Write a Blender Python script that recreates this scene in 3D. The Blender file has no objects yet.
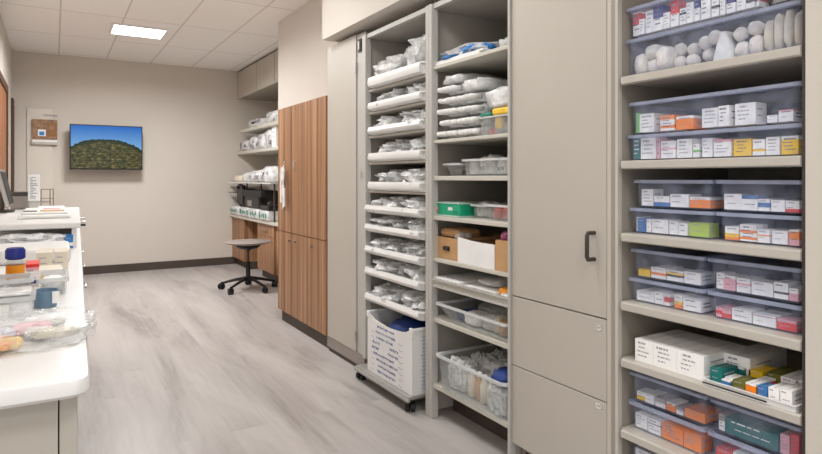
import bpy, bmesh, math, random
from mathutils import Vector, Matrix, noise
R = random.Random(7)
SC = bpy.context.scene
COL = SC.collection
ORG = {}

# ------------------------------------------------------------------ materials
def lin(c):
    c /= 255.0
    return c/12.92 if c <= .04045 else ((c+.055)/1.055)**2.4
def rgb(r, g, b): return (lin(r), lin(g), lin(b), 1)
MATS = {}
def new_mat(name):
    m = bpy.data.materials.new(name); m.use_nodes = True
    nt = m.node_tree; nt.nodes.clear()
    out = nt.nodes.new('ShaderNodeOutputMaterial')
    MATS[name] = m
    return m, nt, out
def N(nt, typ, **kw):
    n = nt.nodes.new(typ)
    for k, v in kw.items():
        if k in n.inputs.keys(): n.inputs[k].default_value = v
        else: setattr(n, k, v)
    return n
def plain(name, c, rough=.5, var=.06, scale=6, metal=0, spec=.4, bump=0, bscale=40, coords='Object'):
    """Principled with slow noise variation in the base colour."""
    m, nt, out = new_mat(name)
    b = N(nt, 'ShaderNodeBsdfPrincipled', Roughness=rough, Metallic=metal)
    b.inputs['Specular IOR Level'].default_value = spec
    tc = N(nt, 'ShaderNodeTexCoord')
    no = N(nt, 'ShaderNodeTexNoise', Scale=scale, Detail=3)
    nt.links.new(tc.outputs[coords], no.inputs['Vector'])
    ra = N(nt, 'ShaderNodeValToRGB')
    lo = tuple(x*(1-var) for x in c[:3])+(1,); hi = tuple(min(1, x*(1+var)) for x in c[:3])+(1,)
    ra.color_ramp.elements[0].color = lo; ra.color_ramp.elements[1].color = hi
    ra.color_ramp.elements[0].position = .3; ra.color_ramp.elements[1].position = .7
    nt.links.new(no.outputs['Fac'], ra.inputs['Fac'])
    nt.links.new(ra.outputs['Color'], b.inputs['Base Color'])
    if bump:
        n2 = N(nt, 'ShaderNodeTexNoise', Scale=bscale, Detail=4)
        nt.links.new(tc.outputs[coords], n2.inputs['Vector'])
        bp = N(nt, 'ShaderNodeBump', Strength=bump, Distance=.01)
        nt.links.new(n2.outputs['Fac'], bp.inputs['Height'])
        nt.links.new(bp.outputs['Normal'], b.inputs['Normal'])
    nt.links.new(b.outputs['BSDF'], out.inputs['Surface'])
    return m
def clear(name, tint, body, fac, rough=.12, bump=0, bscale=60, trans=.0):
    """see-through plastic: transparent mixed with a glossy translucent body"""
    m, nt, out = new_mat(name)
    t = N(nt, 'ShaderNodeBsdfTransparent', Color=tint)
    b = N(nt, 'ShaderNodeBsdfPrincipled', Roughness=rough)
    b.inputs['Base Color'].default_value = body
    b.inputs['Specular IOR Level'].default_value = .6
    mx = N(nt, 'ShaderNodeMixShader')
    tc = N(nt, 'ShaderNodeTexCoord')
    no = N(nt, 'ShaderNodeTexNoise', Scale=bscale*.4, Detail=3)
    nt.links.new(tc.outputs['Object'], no.inputs['Vector'])
    mr = N(nt, 'ShaderNodeMapRange')
    mr.inputs['From Min'].default_value = .3; mr.inputs['From Max'].default_value = .7
    k = .25 if bump else .06
    mr.inputs['To Min'].default_value = max(0, fac-k); mr.inputs['To Max'].default_value = min(1, fac+k)
    nt.links.new(no.outputs['Fac'], mr.inputs['Value'])
    nt.links.new(mr.outputs['Result'], mx.inputs['Fac'])
    if bump:
        n2 = N(nt, 'ShaderNodeTexNoise', Scale=bscale, Detail=4)
        nt.links.new(tc.outputs['Object'], n2.inputs['Vector'])
        bp = N(nt, 'ShaderNodeBump', Strength=bump, Distance=.02)
        nt.links.new(n2.outputs['Fac'], bp.inputs['Height'])
        nt.links.new(bp.outputs['Normal'], b.inputs['Normal'])
    nt.links.new(t.outputs[0], mx.inputs[1]); nt.links.new(b.outputs[0], mx.inputs[2])
    nt.links.new(mx.outputs[0], out.inputs['Surface'])
    return m
def wood(name, a, c, scale=1.0, rough=.45):
    m, nt, out = new_mat(name)
    b = N(nt, 'ShaderNodeBsdfPrincipled', Roughness=rough)
    b.inputs['Specular IOR Level'].default_value = .35
    g = N(nt, 'ShaderNodeNewGeometry')
    mp = N(nt, 'ShaderNodeMapping'); mp.inputs['Scale'].default_value = (22*scale, 22*scale, .35)
    nt.links.new(g.outputs['Position'], mp.inputs['Vector'])
    n1 = N(nt, 'ShaderNodeTexNoise', Scale=1.0, Detail=5, Roughness=.6)
    nt.links.new(mp.outputs[0], n1.inputs['Vector'])
    mp2 = N(nt, 'ShaderNodeMapping'); mp2.inputs['Scale'].default_value = (90*scale, 90*scale, 1.2)
    nt.links.new(g.outputs['Position'], mp2.inputs['Vector'])
    n2 = N(nt, 'ShaderNodeTexNoise', Scale=1.0, Detail=3)
    nt.links.new(mp2.outputs[0], n2.inputs['Vector'])
    ma = N(nt, 'ShaderNodeMath', operation='MULTIPLY_ADD'); ma.inputs[1].default_value = .35
    nt.links.new(n2.outputs['Fac'], ma.inputs[0]); nt.links.new(n1.outputs['Fac'], ma.inputs[2])
    ra = N(nt, 'ShaderNodeValToRGB')
    ra.color_ramp.elements[0].color = a; ra.color_ramp.elements[1].color = c
    ra.color_ramp.elements[0].position = .5; ra.color_ramp.elements[1].position = .85
    nt.links.new(ma.outputs[0], ra.inputs['Fac'])
    nt.links.new(ra.outputs['Color'], b.inputs['Base Color'])
    nt.links.new(b.outputs[0], out.inputs['Surface'])
    return m
def floor_mat():
    m, nt, out = new_mat('plank_floor')
    b = N(nt, 'ShaderNodeBsdfPrincipled', Roughness=.38)
    b.inputs['Specular IOR Level'].default_value = .4
    g = N(nt, 'ShaderNodeNewGeometry')
    sw = N(nt, 'ShaderNodeMapping'); sw.inputs['Rotation'].default_value = (0, 0, math.pi/2)
    nt.links.new(g.outputs['Position'], sw.inputs['Vector'])
    br = N(nt, 'ShaderNodeTexBrick', Scale=1.0, offset=.37)
    br.inputs['Brick Width'].default_value = 1.2; br.inputs['Row Height'].default_value = .18
    br.inputs['Mortar Size'].default_value = .0006; br.inputs['Bias'].default_value = 0
    br.inputs['Color1'].default_value = (.35, .35, .35, 1); br.inputs['Color2'].default_value = (.65, .65, .65, 1)
    br.inputs['Mortar'].default_value = (.25, .25, .25, 1)
    nt.links.new(sw.outputs[0], br.inputs['Vector'])
    mp = N(nt, 'ShaderNodeMapping'); mp.inputs['Scale'].default_value = (3.6, .55, 1)
    nt.links.new(g.outputs['Position'], mp.inputs['Vector'])
    # offset the grain per plank
    ad = N(nt, 'ShaderNodeVectorMath', operation='MULTIPLY_ADD')
    ad.inputs[1].default_value = (.5, 1.2, 0)
    nt.links.new(br.outputs['Color'], ad.inputs[0]); nt.links.new(mp.outputs[0], ad.inputs[2])
    n1 = N(nt, 'ShaderNodeTexNoise', Scale=1.0, Detail=6, Roughness=.62)
    n1.inputs['Distortion'].default_value = .6
    nt.links.new(ad.outputs[0], n1.inputs['Vector'])
    mp2 = N(nt, 'ShaderNodeMapping'); mp2.inputs['Scale'].default_value = (45, 1.6, 1)
    nt.links.new(g.outputs['Position'], mp2.inputs['Vector'])
    n2 = N(nt, 'ShaderNodeTexNoise', Scale=1.0, Detail=4)
    nt.links.new(mp2.outputs[0], n2.inputs['Vector'])
    m1 = N(nt, 'ShaderNodeMath', operation='MULTIPLY_ADD'); m1.inputs[1].default_value = .2
    nt.links.new(n2.outputs['Fac'], m1.inputs[0]); nt.links.new(n1.outputs['Fac'], m1.inputs[2])
    m2 = N(nt, 'ShaderNodeMath', operation='MULTIPLY_ADD'); m2.inputs[1].default_value = .12
    nt.links.new(br.outputs['Color'], m2.inputs[0]); nt.links.new(m1.outputs[0], m2.inputs[2])
    ra = N(nt, 'ShaderNodeValToRGB')
    cr = ra.color_ramp
    cr.elements[0].color = rgb(138, 131, 128); cr.elements[1].color = rgb(184, 178, 175)
    cr.elements[0].position = .44; cr.elements[1].position = .78
    e = cr.elements.new(.59); e.color = rgb(166, 160, 157)
    nt.links.new(m2.outputs[0], ra.inputs['Fac'])
    nt.links.new(ra.outputs['Color'], b.inputs['Base Color'])
    nt.links.new(b.outputs[0], out.inputs['Surface'])
    return m
def ceiling_mat():
    m, nt, out = new_mat('ceiling_tiles')
    b = N(nt, 'ShaderNodeBsdfPrincipled', Roughness=.85)
    g = N(nt, 'ShaderNodeNewGeometry')
    mp = N(nt, 'ShaderNodeMapping'); mp.inputs['Location'].default_value = (-.05, -.84, 0)
    nt.links.new(g.outputs['Position'], mp.inputs['Vector'])
    br = N(nt, 'ShaderNodeTexBrick', Scale=1.0, offset=0)
    br.inputs['Brick Width'].default_value = .515; br.inputs['Row Height'].default_value = 1.064
    br.inputs['Mortar Size'].default_value = .007; br.inputs['Bias'].default_value = 0
    br.inputs['Color1'].default_value = rgb(248, 245, 241); br.inputs['Color2'].default_value = rgb(250, 247, 243)
    br.inputs['Mortar'].default_value = rgb(214, 205, 198)
    nt.links.new(mp.outputs[0], br.inputs['Vector'])
    nt.links.new(br.outputs['Color'], b.inputs['Base Color'])
    n2 = N(nt, 'ShaderNodeTexNoise', Scale=120, Detail=2)
    nt.links.new(g.outputs['Position'], n2.inputs['Vector'])
    bp = N(nt, 'ShaderNodeBump', Strength=.15, Distance=.01)
    nt.links.new(n2.outputs['Fac'], bp.inputs['Height']); nt.links.new(bp.outputs[0], b.inputs['Normal'])
    nt.links.new(b.outputs[0], out.inputs['Surface'])
    return m
def emit(name, c, s):
    m, nt, out = new_mat(name)
    e = N(nt, 'ShaderNodeEmission', Color=c, Strength=s)
    nt.links.new(e.outputs[0], out.inputs['Surface'])
    return m
def screen_mat():
    """lit picture on the screen: blue sky over a scrubby hill (x across, z up in Generated space)"""
    m, nt, out = new_mat('screen_picture')
    tc = N(nt, 'ShaderNodeTexCoord'); sp = N(nt, 'ShaderNodeSeparateXYZ')
    nt.links.new(tc.outputs['Generated'], sp.inputs[0])
    # hill line height = .70 - 1.1*(x-.47)^2 + noise
    sx = N(nt, 'ShaderNodeMath', operation='SUBTRACT'); sx.inputs[1].default_value = .47
    nt.links.new(sp.outputs['X'], sx.inputs[0])
    p2 = N(nt, 'ShaderNodeMath', operation='POWER'); p2.inputs[1].default_value = 2.4
    ab = N(nt, 'ShaderNodeMath', operation='ABSOLUTE'); nt.links.new(sx.outputs[0], ab.inputs[0])
    nt.links.new(ab.outputs[0], p2.inputs[0])
    nl = N(nt, 'ShaderNodeTexNoise', Scale=14, Detail=4); nt.links.new(tc.outputs['Generated'], nl.inputs['Vector'])
    h1 = N(nt, 'ShaderNodeMath', operation='MULTIPLY_ADD'); h1.inputs[1].default_value = -1.1; h1.inputs[2].default_value = .63
    nt.links.new(p2.outputs[0], h1.inputs[0])
    h2 = N(nt, 'ShaderNodeMath', operation='MULTIPLY_ADD'); h2.inputs[1].default_value = .12
    nt.links.new(nl.outputs['Fac'], h2.inputs[0]); nt.links.new(h1.outputs[0], h2.inputs[2])
    gt = N(nt, 'ShaderNodeMath', operation='GREATER_THAN')
    nt.links.new(sp.outputs['Z'], gt.inputs[0]); nt.links.new(h2.outputs[0], gt.inputs[1])
    sky = N(nt, 'ShaderNodeValToRGB')
    sky.color_ramp.elements[0].color = rgb(120, 175, 225); sky.color_ramp.elements[1].color = rgb(22, 105, 195)
    sky.color_ramp.elements[0].position = .5
    nt.links.new(sp.outputs['Z'], sky.inputs['Fac'])
    mp = N(nt, 'ShaderNodeMapping'); mp.inputs['Scale'].default_value = (11, 1, 19)
    nt.links.new(tc.outputs['Generated'], mp.inputs['Vector'])
    n2 = N(nt, 'ShaderNodeTexNoise', Scale=1.3, Detail=6, Roughness=.7); nt.links.new(mp.outputs[0], n2.inputs['Vector'])
    hill = N(nt, 'ShaderNodeValToRGB'); cr = hill.color_ramp
    cr.elements[0].color = rgb(25, 32, 22); cr.elements[0].position = .36
    cr.elements[1].color = rgb(168, 162, 124); cr.elements[1].position = .72
    e = cr.elements.new(.5); e.color = rgb(70, 74, 44)
    e = cr.elements.new(.59); e.color = rgb(122, 108, 66)
    nt.links.new(n2.outputs['Fac'], hill.inputs['Fac'])
    # darker tree band right under the ridge
    df = N(nt, 'ShaderNodeMath', operation='SUBTRACT')
    nt.links.new(h2.outputs[0], df.inputs[0]); nt.links.new(sp.outputs['Z'], df.inputs[1])
    mr = N(nt, 'ShaderNodeMapRange'); mr.inputs['From Min'].default_value = .04; mr.inputs['From Max'].default_value = .12
    nt.links.new(df.outputs[0], mr.inputs['Value'])
    mt = N(nt, 'ShaderNodeMixRGB'); mt.inputs[1].default_value = rgb(38, 52, 34)
    nt.links.new(mr.outputs[0], mt.inputs['Fac']); nt.links.new(hill.outputs[0], mt.inputs[2])
    mx = N(nt, 'ShaderNodeMixRGB')
    nt.links.new(gt.outputs[0], mx.inputs['Fac']); nt.links.new(mt.outputs[0], mx.inputs[1]); nt.links.new(sky.outputs[0], mx.inputs[2])
    em = N(nt, 'ShaderNodeEmission', Strength=.9); nt.links.new(mx.outputs[0], em.inputs['Color'])
    gl = N(nt, 'ShaderNodeBsdfGlossy', Roughness=.2); gl.inputs['Color'].default_value = (.03, .03, .03, 1)
    add = N(nt, 'ShaderNodeAddShader'); nt.links.new(em.outputs[0], add.inputs[0]); nt.links.new(gl.outputs[0], add.inputs[1])
    nt.links.new(add.outputs[0], out.inputs['Surface'])
    return m

plain('wall_paint', rgb(212, 205, 196), .8, .02, 2, bump=.04, bscale=200, coords='Generated')
plain('soffit_paint', rgb(216, 209, 201), .8, .02, 2)
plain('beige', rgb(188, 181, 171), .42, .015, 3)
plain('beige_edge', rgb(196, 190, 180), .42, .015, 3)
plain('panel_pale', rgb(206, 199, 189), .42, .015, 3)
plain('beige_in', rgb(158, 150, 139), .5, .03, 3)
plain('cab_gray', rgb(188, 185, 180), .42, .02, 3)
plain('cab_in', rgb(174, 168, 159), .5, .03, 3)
plain('shelf', rgb(190, 184, 175), .4, .02, 4)
plain('pale_shelf', rgb(202, 198, 187), .45, .02, 4)
plain('dark_base', rgb(78, 68, 62), .6, .08, 8)
plain('toe_gray', rgb(150, 142, 136), .4, .05, 5, metal=.2)
plain('black', rgb(24, 24, 26), .4, .1, 8)
plain('black_soft', rgb(34, 33, 36), .55, .1, 8)
plain('steel', rgb(190, 186, 182), .3, .04, 8, metal=.9)
plain('dark_steel', rgb(84, 78, 74), .4, .06, 8, metal=.6)
plain('white_plastic', rgb(232, 231, 229), .3, .02, 5)
plain('counter_white', rgb(232, 230, 228), .28, .015, 4)
plain('white_paper', rgb(240, 239, 238), .7, .03, 9)
plain('seat_gray', rgb(146, 134, 128), .7, .08, 14, bump=.1, bscale=90)
plain('door_wood_edge', rgb(82, 58, 42), .5, .08, 8)
plain('gap_dark', rgb(60, 50, 44), .7, .05, 8)
plain('ink', rgb(168, 166, 172), .8, .1, 10)
plain('ink_blue', rgb(136, 140, 178), .8, .2, 12)
plain('ink_dark', rgb(112, 112, 120), .8, .15, 12)
PAL = dict(W=(250, 248, 246), O=(255, 140, 24), Y=(255, 206, 36), G=(120, 205, 92), T=(24, 116, 112), B=(64, 122, 184),
           N=(50, 52, 132), R=(230, 58, 50), P=(238, 176, 186), L=(186, 210, 62), K=(66, 62, 62), S=(176, 166, 160))
for k, v in PAL.items(): plain('card_'+k, rgb(*v), .5, .04, 30)
wood('walnut', rgb(116, 80, 54), rgb(188, 143, 106))
wood('walnut_dark', rgb(96, 58, 36), rgb(140, 92, 58))
wood('door_wood', rgb(122, 76, 46), rgb(160, 106, 68), .6)
floor_mat(); ceiling_mat(); screen_mat()
emit('diffuser', (1, .985, .96, 1), 9)
clear('bin_blue', (.97, .978, .995, 1), rgb(196, 204, 230), .095, .12)
clear('bin_rim', (.85, .88, .95, 1), rgb(196, 203, 226), .42, .15)
clear('bin_gray', (.9, .9, .9, 1), rgb(178, 178, 178), .45, .25)
clear('bin_clear', (.95, .96, .96, 1), rgb(228, 229, 229), .15, .12)
clear('clear_rim', (.95, .96, .96, 1), rgb(232, 233, 234), .65, .2)
clear('film', (.96, .97, .97, 1), rgb(252, 252, 252), .68, .10, bump=.8, bscale=45)
clear('film_white', (.97, .97, .97, 1), rgb(244, 244, 244), .72, .2, bump=.5, bscale=35)
clear('film_dark', (.8, .8, .8, 1), rgb(170, 170, 168), .55, .12, bump=.7, bscale=45)
plain('soft_white', rgb(240, 239, 237), .6, .04, 20, bump=.3, bscale=60)
plain('cotton', rgb(240, 234, 226), .9, .05, 30, bump=.4, bscale=120)
plain('cream', rgb(222, 213, 196), .7, .08, 20)
plain('gray_stuff', rgb(216, 216, 216), .5, .2, 40, bump=.4, bscale=60)
plain('kraft', rgb(194, 152, 108), .75, .06, 12)
plain('kraft_dark', rgb(150, 108, 72), .75, .06, 12)
plain('purple_red', rgb(150, 72, 110), .5, .6, 60)
plain('red_pack', rgb(205, 60, 52), .45, .3, 40)
plain('blue_pack', rgb(52, 128, 200), .45, .15, 30)
plain('dolly_gray', rgb(160, 157, 153), .35, .06, 6, metal=.3)
plain('side_print', rgb(200, 203, 222), .7, .1, 12)
plain('board', rgb(220, 213, 203), .6, .02, 4)
plain('navy_cloth', rgb(36, 62, 130), .6, .2, 20)
plain('green_pack', rgb(24, 160, 120), .4, .1, 20)
plain('teal_print', rgb(40, 132, 110), .5, .2, 50)
plain('amber', rgb(248, 158, 30), .4, .08, 20)
plain('yellow_pack', rgb(246, 200, 60), .45, .15, 30)
plain('bucket_blue', rgb(112, 140, 164), .4, .05, 8)
plain('pink_soft', rgb(226, 160, 160), .6, .08, 20)
plain('photo_brown', rgb(150, 118, 92), .5, .35, 30)
plain('olive', rgb(112, 112, 44), .5, .15, 30)
plain('wire', rgb(150, 140, 124), .35, .05, 8, metal=.7)
M = MATS

# ------------------------------------------------------------------ mesh builder
class MB:
    def __init__(s, *mats): s.bm = bmesh.new(); s.mats = list(mats)
    def mi(s, name):
        if name not in s.mats: s.mats.append(name)
        return s.mats.index(name)
    def _tagmat(s, faces, m):
        if m is None: i = 0
        else: i = s.mi(m)
        for f in faces: f.material_index = i
    def box(s, x0, x1, y0, y1, z0, z1, m=None, bev=0, rot=None, seg=2):
        ret = bmesh.ops.create_cube(s.bm, size=1)
        vs = ret['verts']
        c = Vector(((x0+x1)/2, (y0+y1)/2, (z0+z1)/2)); d = (abs(x1-x0), abs(y1-y0), abs(z1-z0))
        for v in vs: v.co = Vector((v.co.x*d[0], v.co.y*d[1], v.co.z*d[2]))
        if rot:
            for v in vs: v.co = rot @ v.co
        for v in vs: v.co += c
        fs = list({f for v in vs for f in v.link_faces})
        s._tagmat(fs, m)
        if bev:
            es = list({e for v in vs for e in v.link_edges})
            bmesh.ops.bevel(s.bm, geom=es, offset=bev, segments=seg, affect='EDGES', profile=.5)
        return s
    def loop(s, pts): return [s.bm.verts.new(p) for p in pts]
    def bridge(s, a, b, m=None):
        n = len(a); fs = []
        for i in range(n):
            j = (i+1) % n
            fs.append(s.bm.faces.new((a[i], a[j], b[j], b[i])))
        s._tagmat(fs, m)
    def cap(s, a, m=None, flip=False):
        f = s.bm.faces.new(list(reversed(a)) if flip else a); s._tagmat([f], m)
    def quad(s, pts, m=None):
        f = s.bm.faces.new(s.loop(pts)); s._tagmat([f], m); return s
    def loft(s, loops, m=None, cap0=True, cap1=True):
        ls = [s.loop(l) for l in loops]
        for a, b in zip(ls, ls[1:]): s.bridge(a, b, m)
        if cap0: s.cap(ls[0], m, True)
        if cap1: s.cap(ls[-1], m)
        return s
    def tube(s, pts, r, m=None, seg=8, rr=None):
        pts = [Vector(p) for p in pts]; loops = []; u = None
        for i, p in enumerate(pts):
            d = (pts[min(i+1, len(pts)-1)]-pts[max(i-1, 0)]).normalized()
            if u is None:
                u = d.cross(Vector((0, 0, 1)))
                if u.length < .01: u = d.cross(Vector((1, 0, 0)))
            u = (u-d*u.dot(d)).normalized(); w = d.cross(u)
            q = rr[i] if rr else r
            loops.append([p+(u*math.cos(t)+w*math.sin(t))*q for t in [2*math.pi*k/seg for k in range(seg)]])
        return s.loft(loops, m)
    def lathe(s, cx, cy, prof, m=None, seg=20, cap0=True, cap1=True):
        return s.loft([[(cx+r*math.cos(2*math.pi*k/seg), cy+r*math.sin(2*math.pi*k/seg), z) for k in range(seg)] for r, z in prof], m, cap0, cap1)
    def cylx(s, x0, x1, cy, cz, r, m=None, seg=16): return s.tube([(x0, cy, cz), (x1, cy, cz)], r, m, seg)
    def cyly(s, y0, y1, cx, cz, r, m=None, seg=16): return s.tube([(cx, y0, cz), (cx, y1, cz)], r, m, seg)
    def blob(s, c, rad, seed=0, amp=.15, freq=2.0, flat=None, m=None, p=2.0, nu=22, nv=12, wr=0, wf=8):
        """superellipsoid lump with noise; flat = world z under which it is pressed flat"""
        c = Vector(c); off = Vector((seed*3.7, seed*1.3, seed*2.1)); rows = []
        def se(a, q): return math.copysign(abs(a)**(2.0/q), a)
        for j in range(1, nv):
            ph = math.pi*j/nv-math.pi/2; row = []
            for i in range(nu):
                t = 2*math.pi*i/nu
                d = Vector((se(math.cos(ph), p)*se(math.cos(t), p), se(math.cos(ph), p)*se(math.sin(t), p), se(math.sin(ph), p)))
                k = 1+amp*noise.noise(d*freq+off)
                if wr: k += wr*(noise.noise(d*wf+off*2)+.5*noise.noise(d*wf*2.3+off))
                q = c+Vector((d.x*rad[0]*k, d.y*rad[1]*k, d.z*rad[2]*k))
                if flat is not None and q.z < flat: q.z = flat+.0005*(1-j/nv)
                row.append(q)
            rows.append(row)
        return s.loft(rows, m)
    def build(s, name, parent=None, label=None, cat=None, group=None, kind=None, smooth=False, org=None):
        bmesh.ops.recalc_face_normals(s.bm, faces=s.bm.faces)
        me = bpy.data.meshes.new(name)
        if parent is None:
            if org is None:
                xs = [v.co for v in s.bm.verts]
                mn = Vector([min(v[i] for v in xs) for i in range(3)]); mxv = Vector([max(v[i] for v in xs) for i in range(3)])
                org = Vector(((mn.x+mxv.x)/2, (mn.y+mxv.y)/2, mn.z))
            org = Vector(org)
        else: org = ORG[parent.name]
        bmesh.ops.translate(s.bm, verts=s.bm.verts, vec=-org)
        s.bm.to_mesh(me); s.bm.free()
        for n in s.mats: me.materials.append(M[n])
        if smooth:
            for p in me.polygons: p.use_smooth = True
            if smooth != 'all':
                try: me.set_sharp_from_angle(angle=math.radians(smooth if isinstance(smooth, (int, float)) and smooth is not True else 40))
                except Exception: pass
        o = bpy.data.objects.new(name, me); COL.objects.link(o)
        if parent is None: o.location = org
        else: o.parent = parent
        ORG[o.name] = org
        tag(o, label, cat, group, kind)
        return o
def tag(o, label=None, cat=None, group=None, kind=None):
    if label: o['label'] = label
    if cat: o['category'] = cat
    if group: o['group'] = group
    if kind: o['kind'] = kind
def thing(name, label, cat, loc, group=None):
    o = bpy.data.objects.new(name, None); COL.objects.link(o); o.empty_display_size = .05
    o.location = loc; ORG[o.name] = Vector(loc); tag(o, label, cat, group); return o
def rrect(x0, x1, y0, y1, z, r=.015, k=4):
    pts = []
    r = min(r, abs(x1-x0)/2.01, abs(y1-y0)/2.01)
    for cx, cy, a in ((x1-r, y1-r, 0), (x0+r, y1-r, 90), (x0+r, y0+r, 180), (x1-r, y0+r, 270)):
        for i in range(k+1):
            t = math.radians(a+90*i/k); pts.append((cx+r*math.cos(t), cy+r*math.sin(t), z))
    return pts
def struct(name, mb, **kw): return mb.build(name, kind='structure', **kw)
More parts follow.
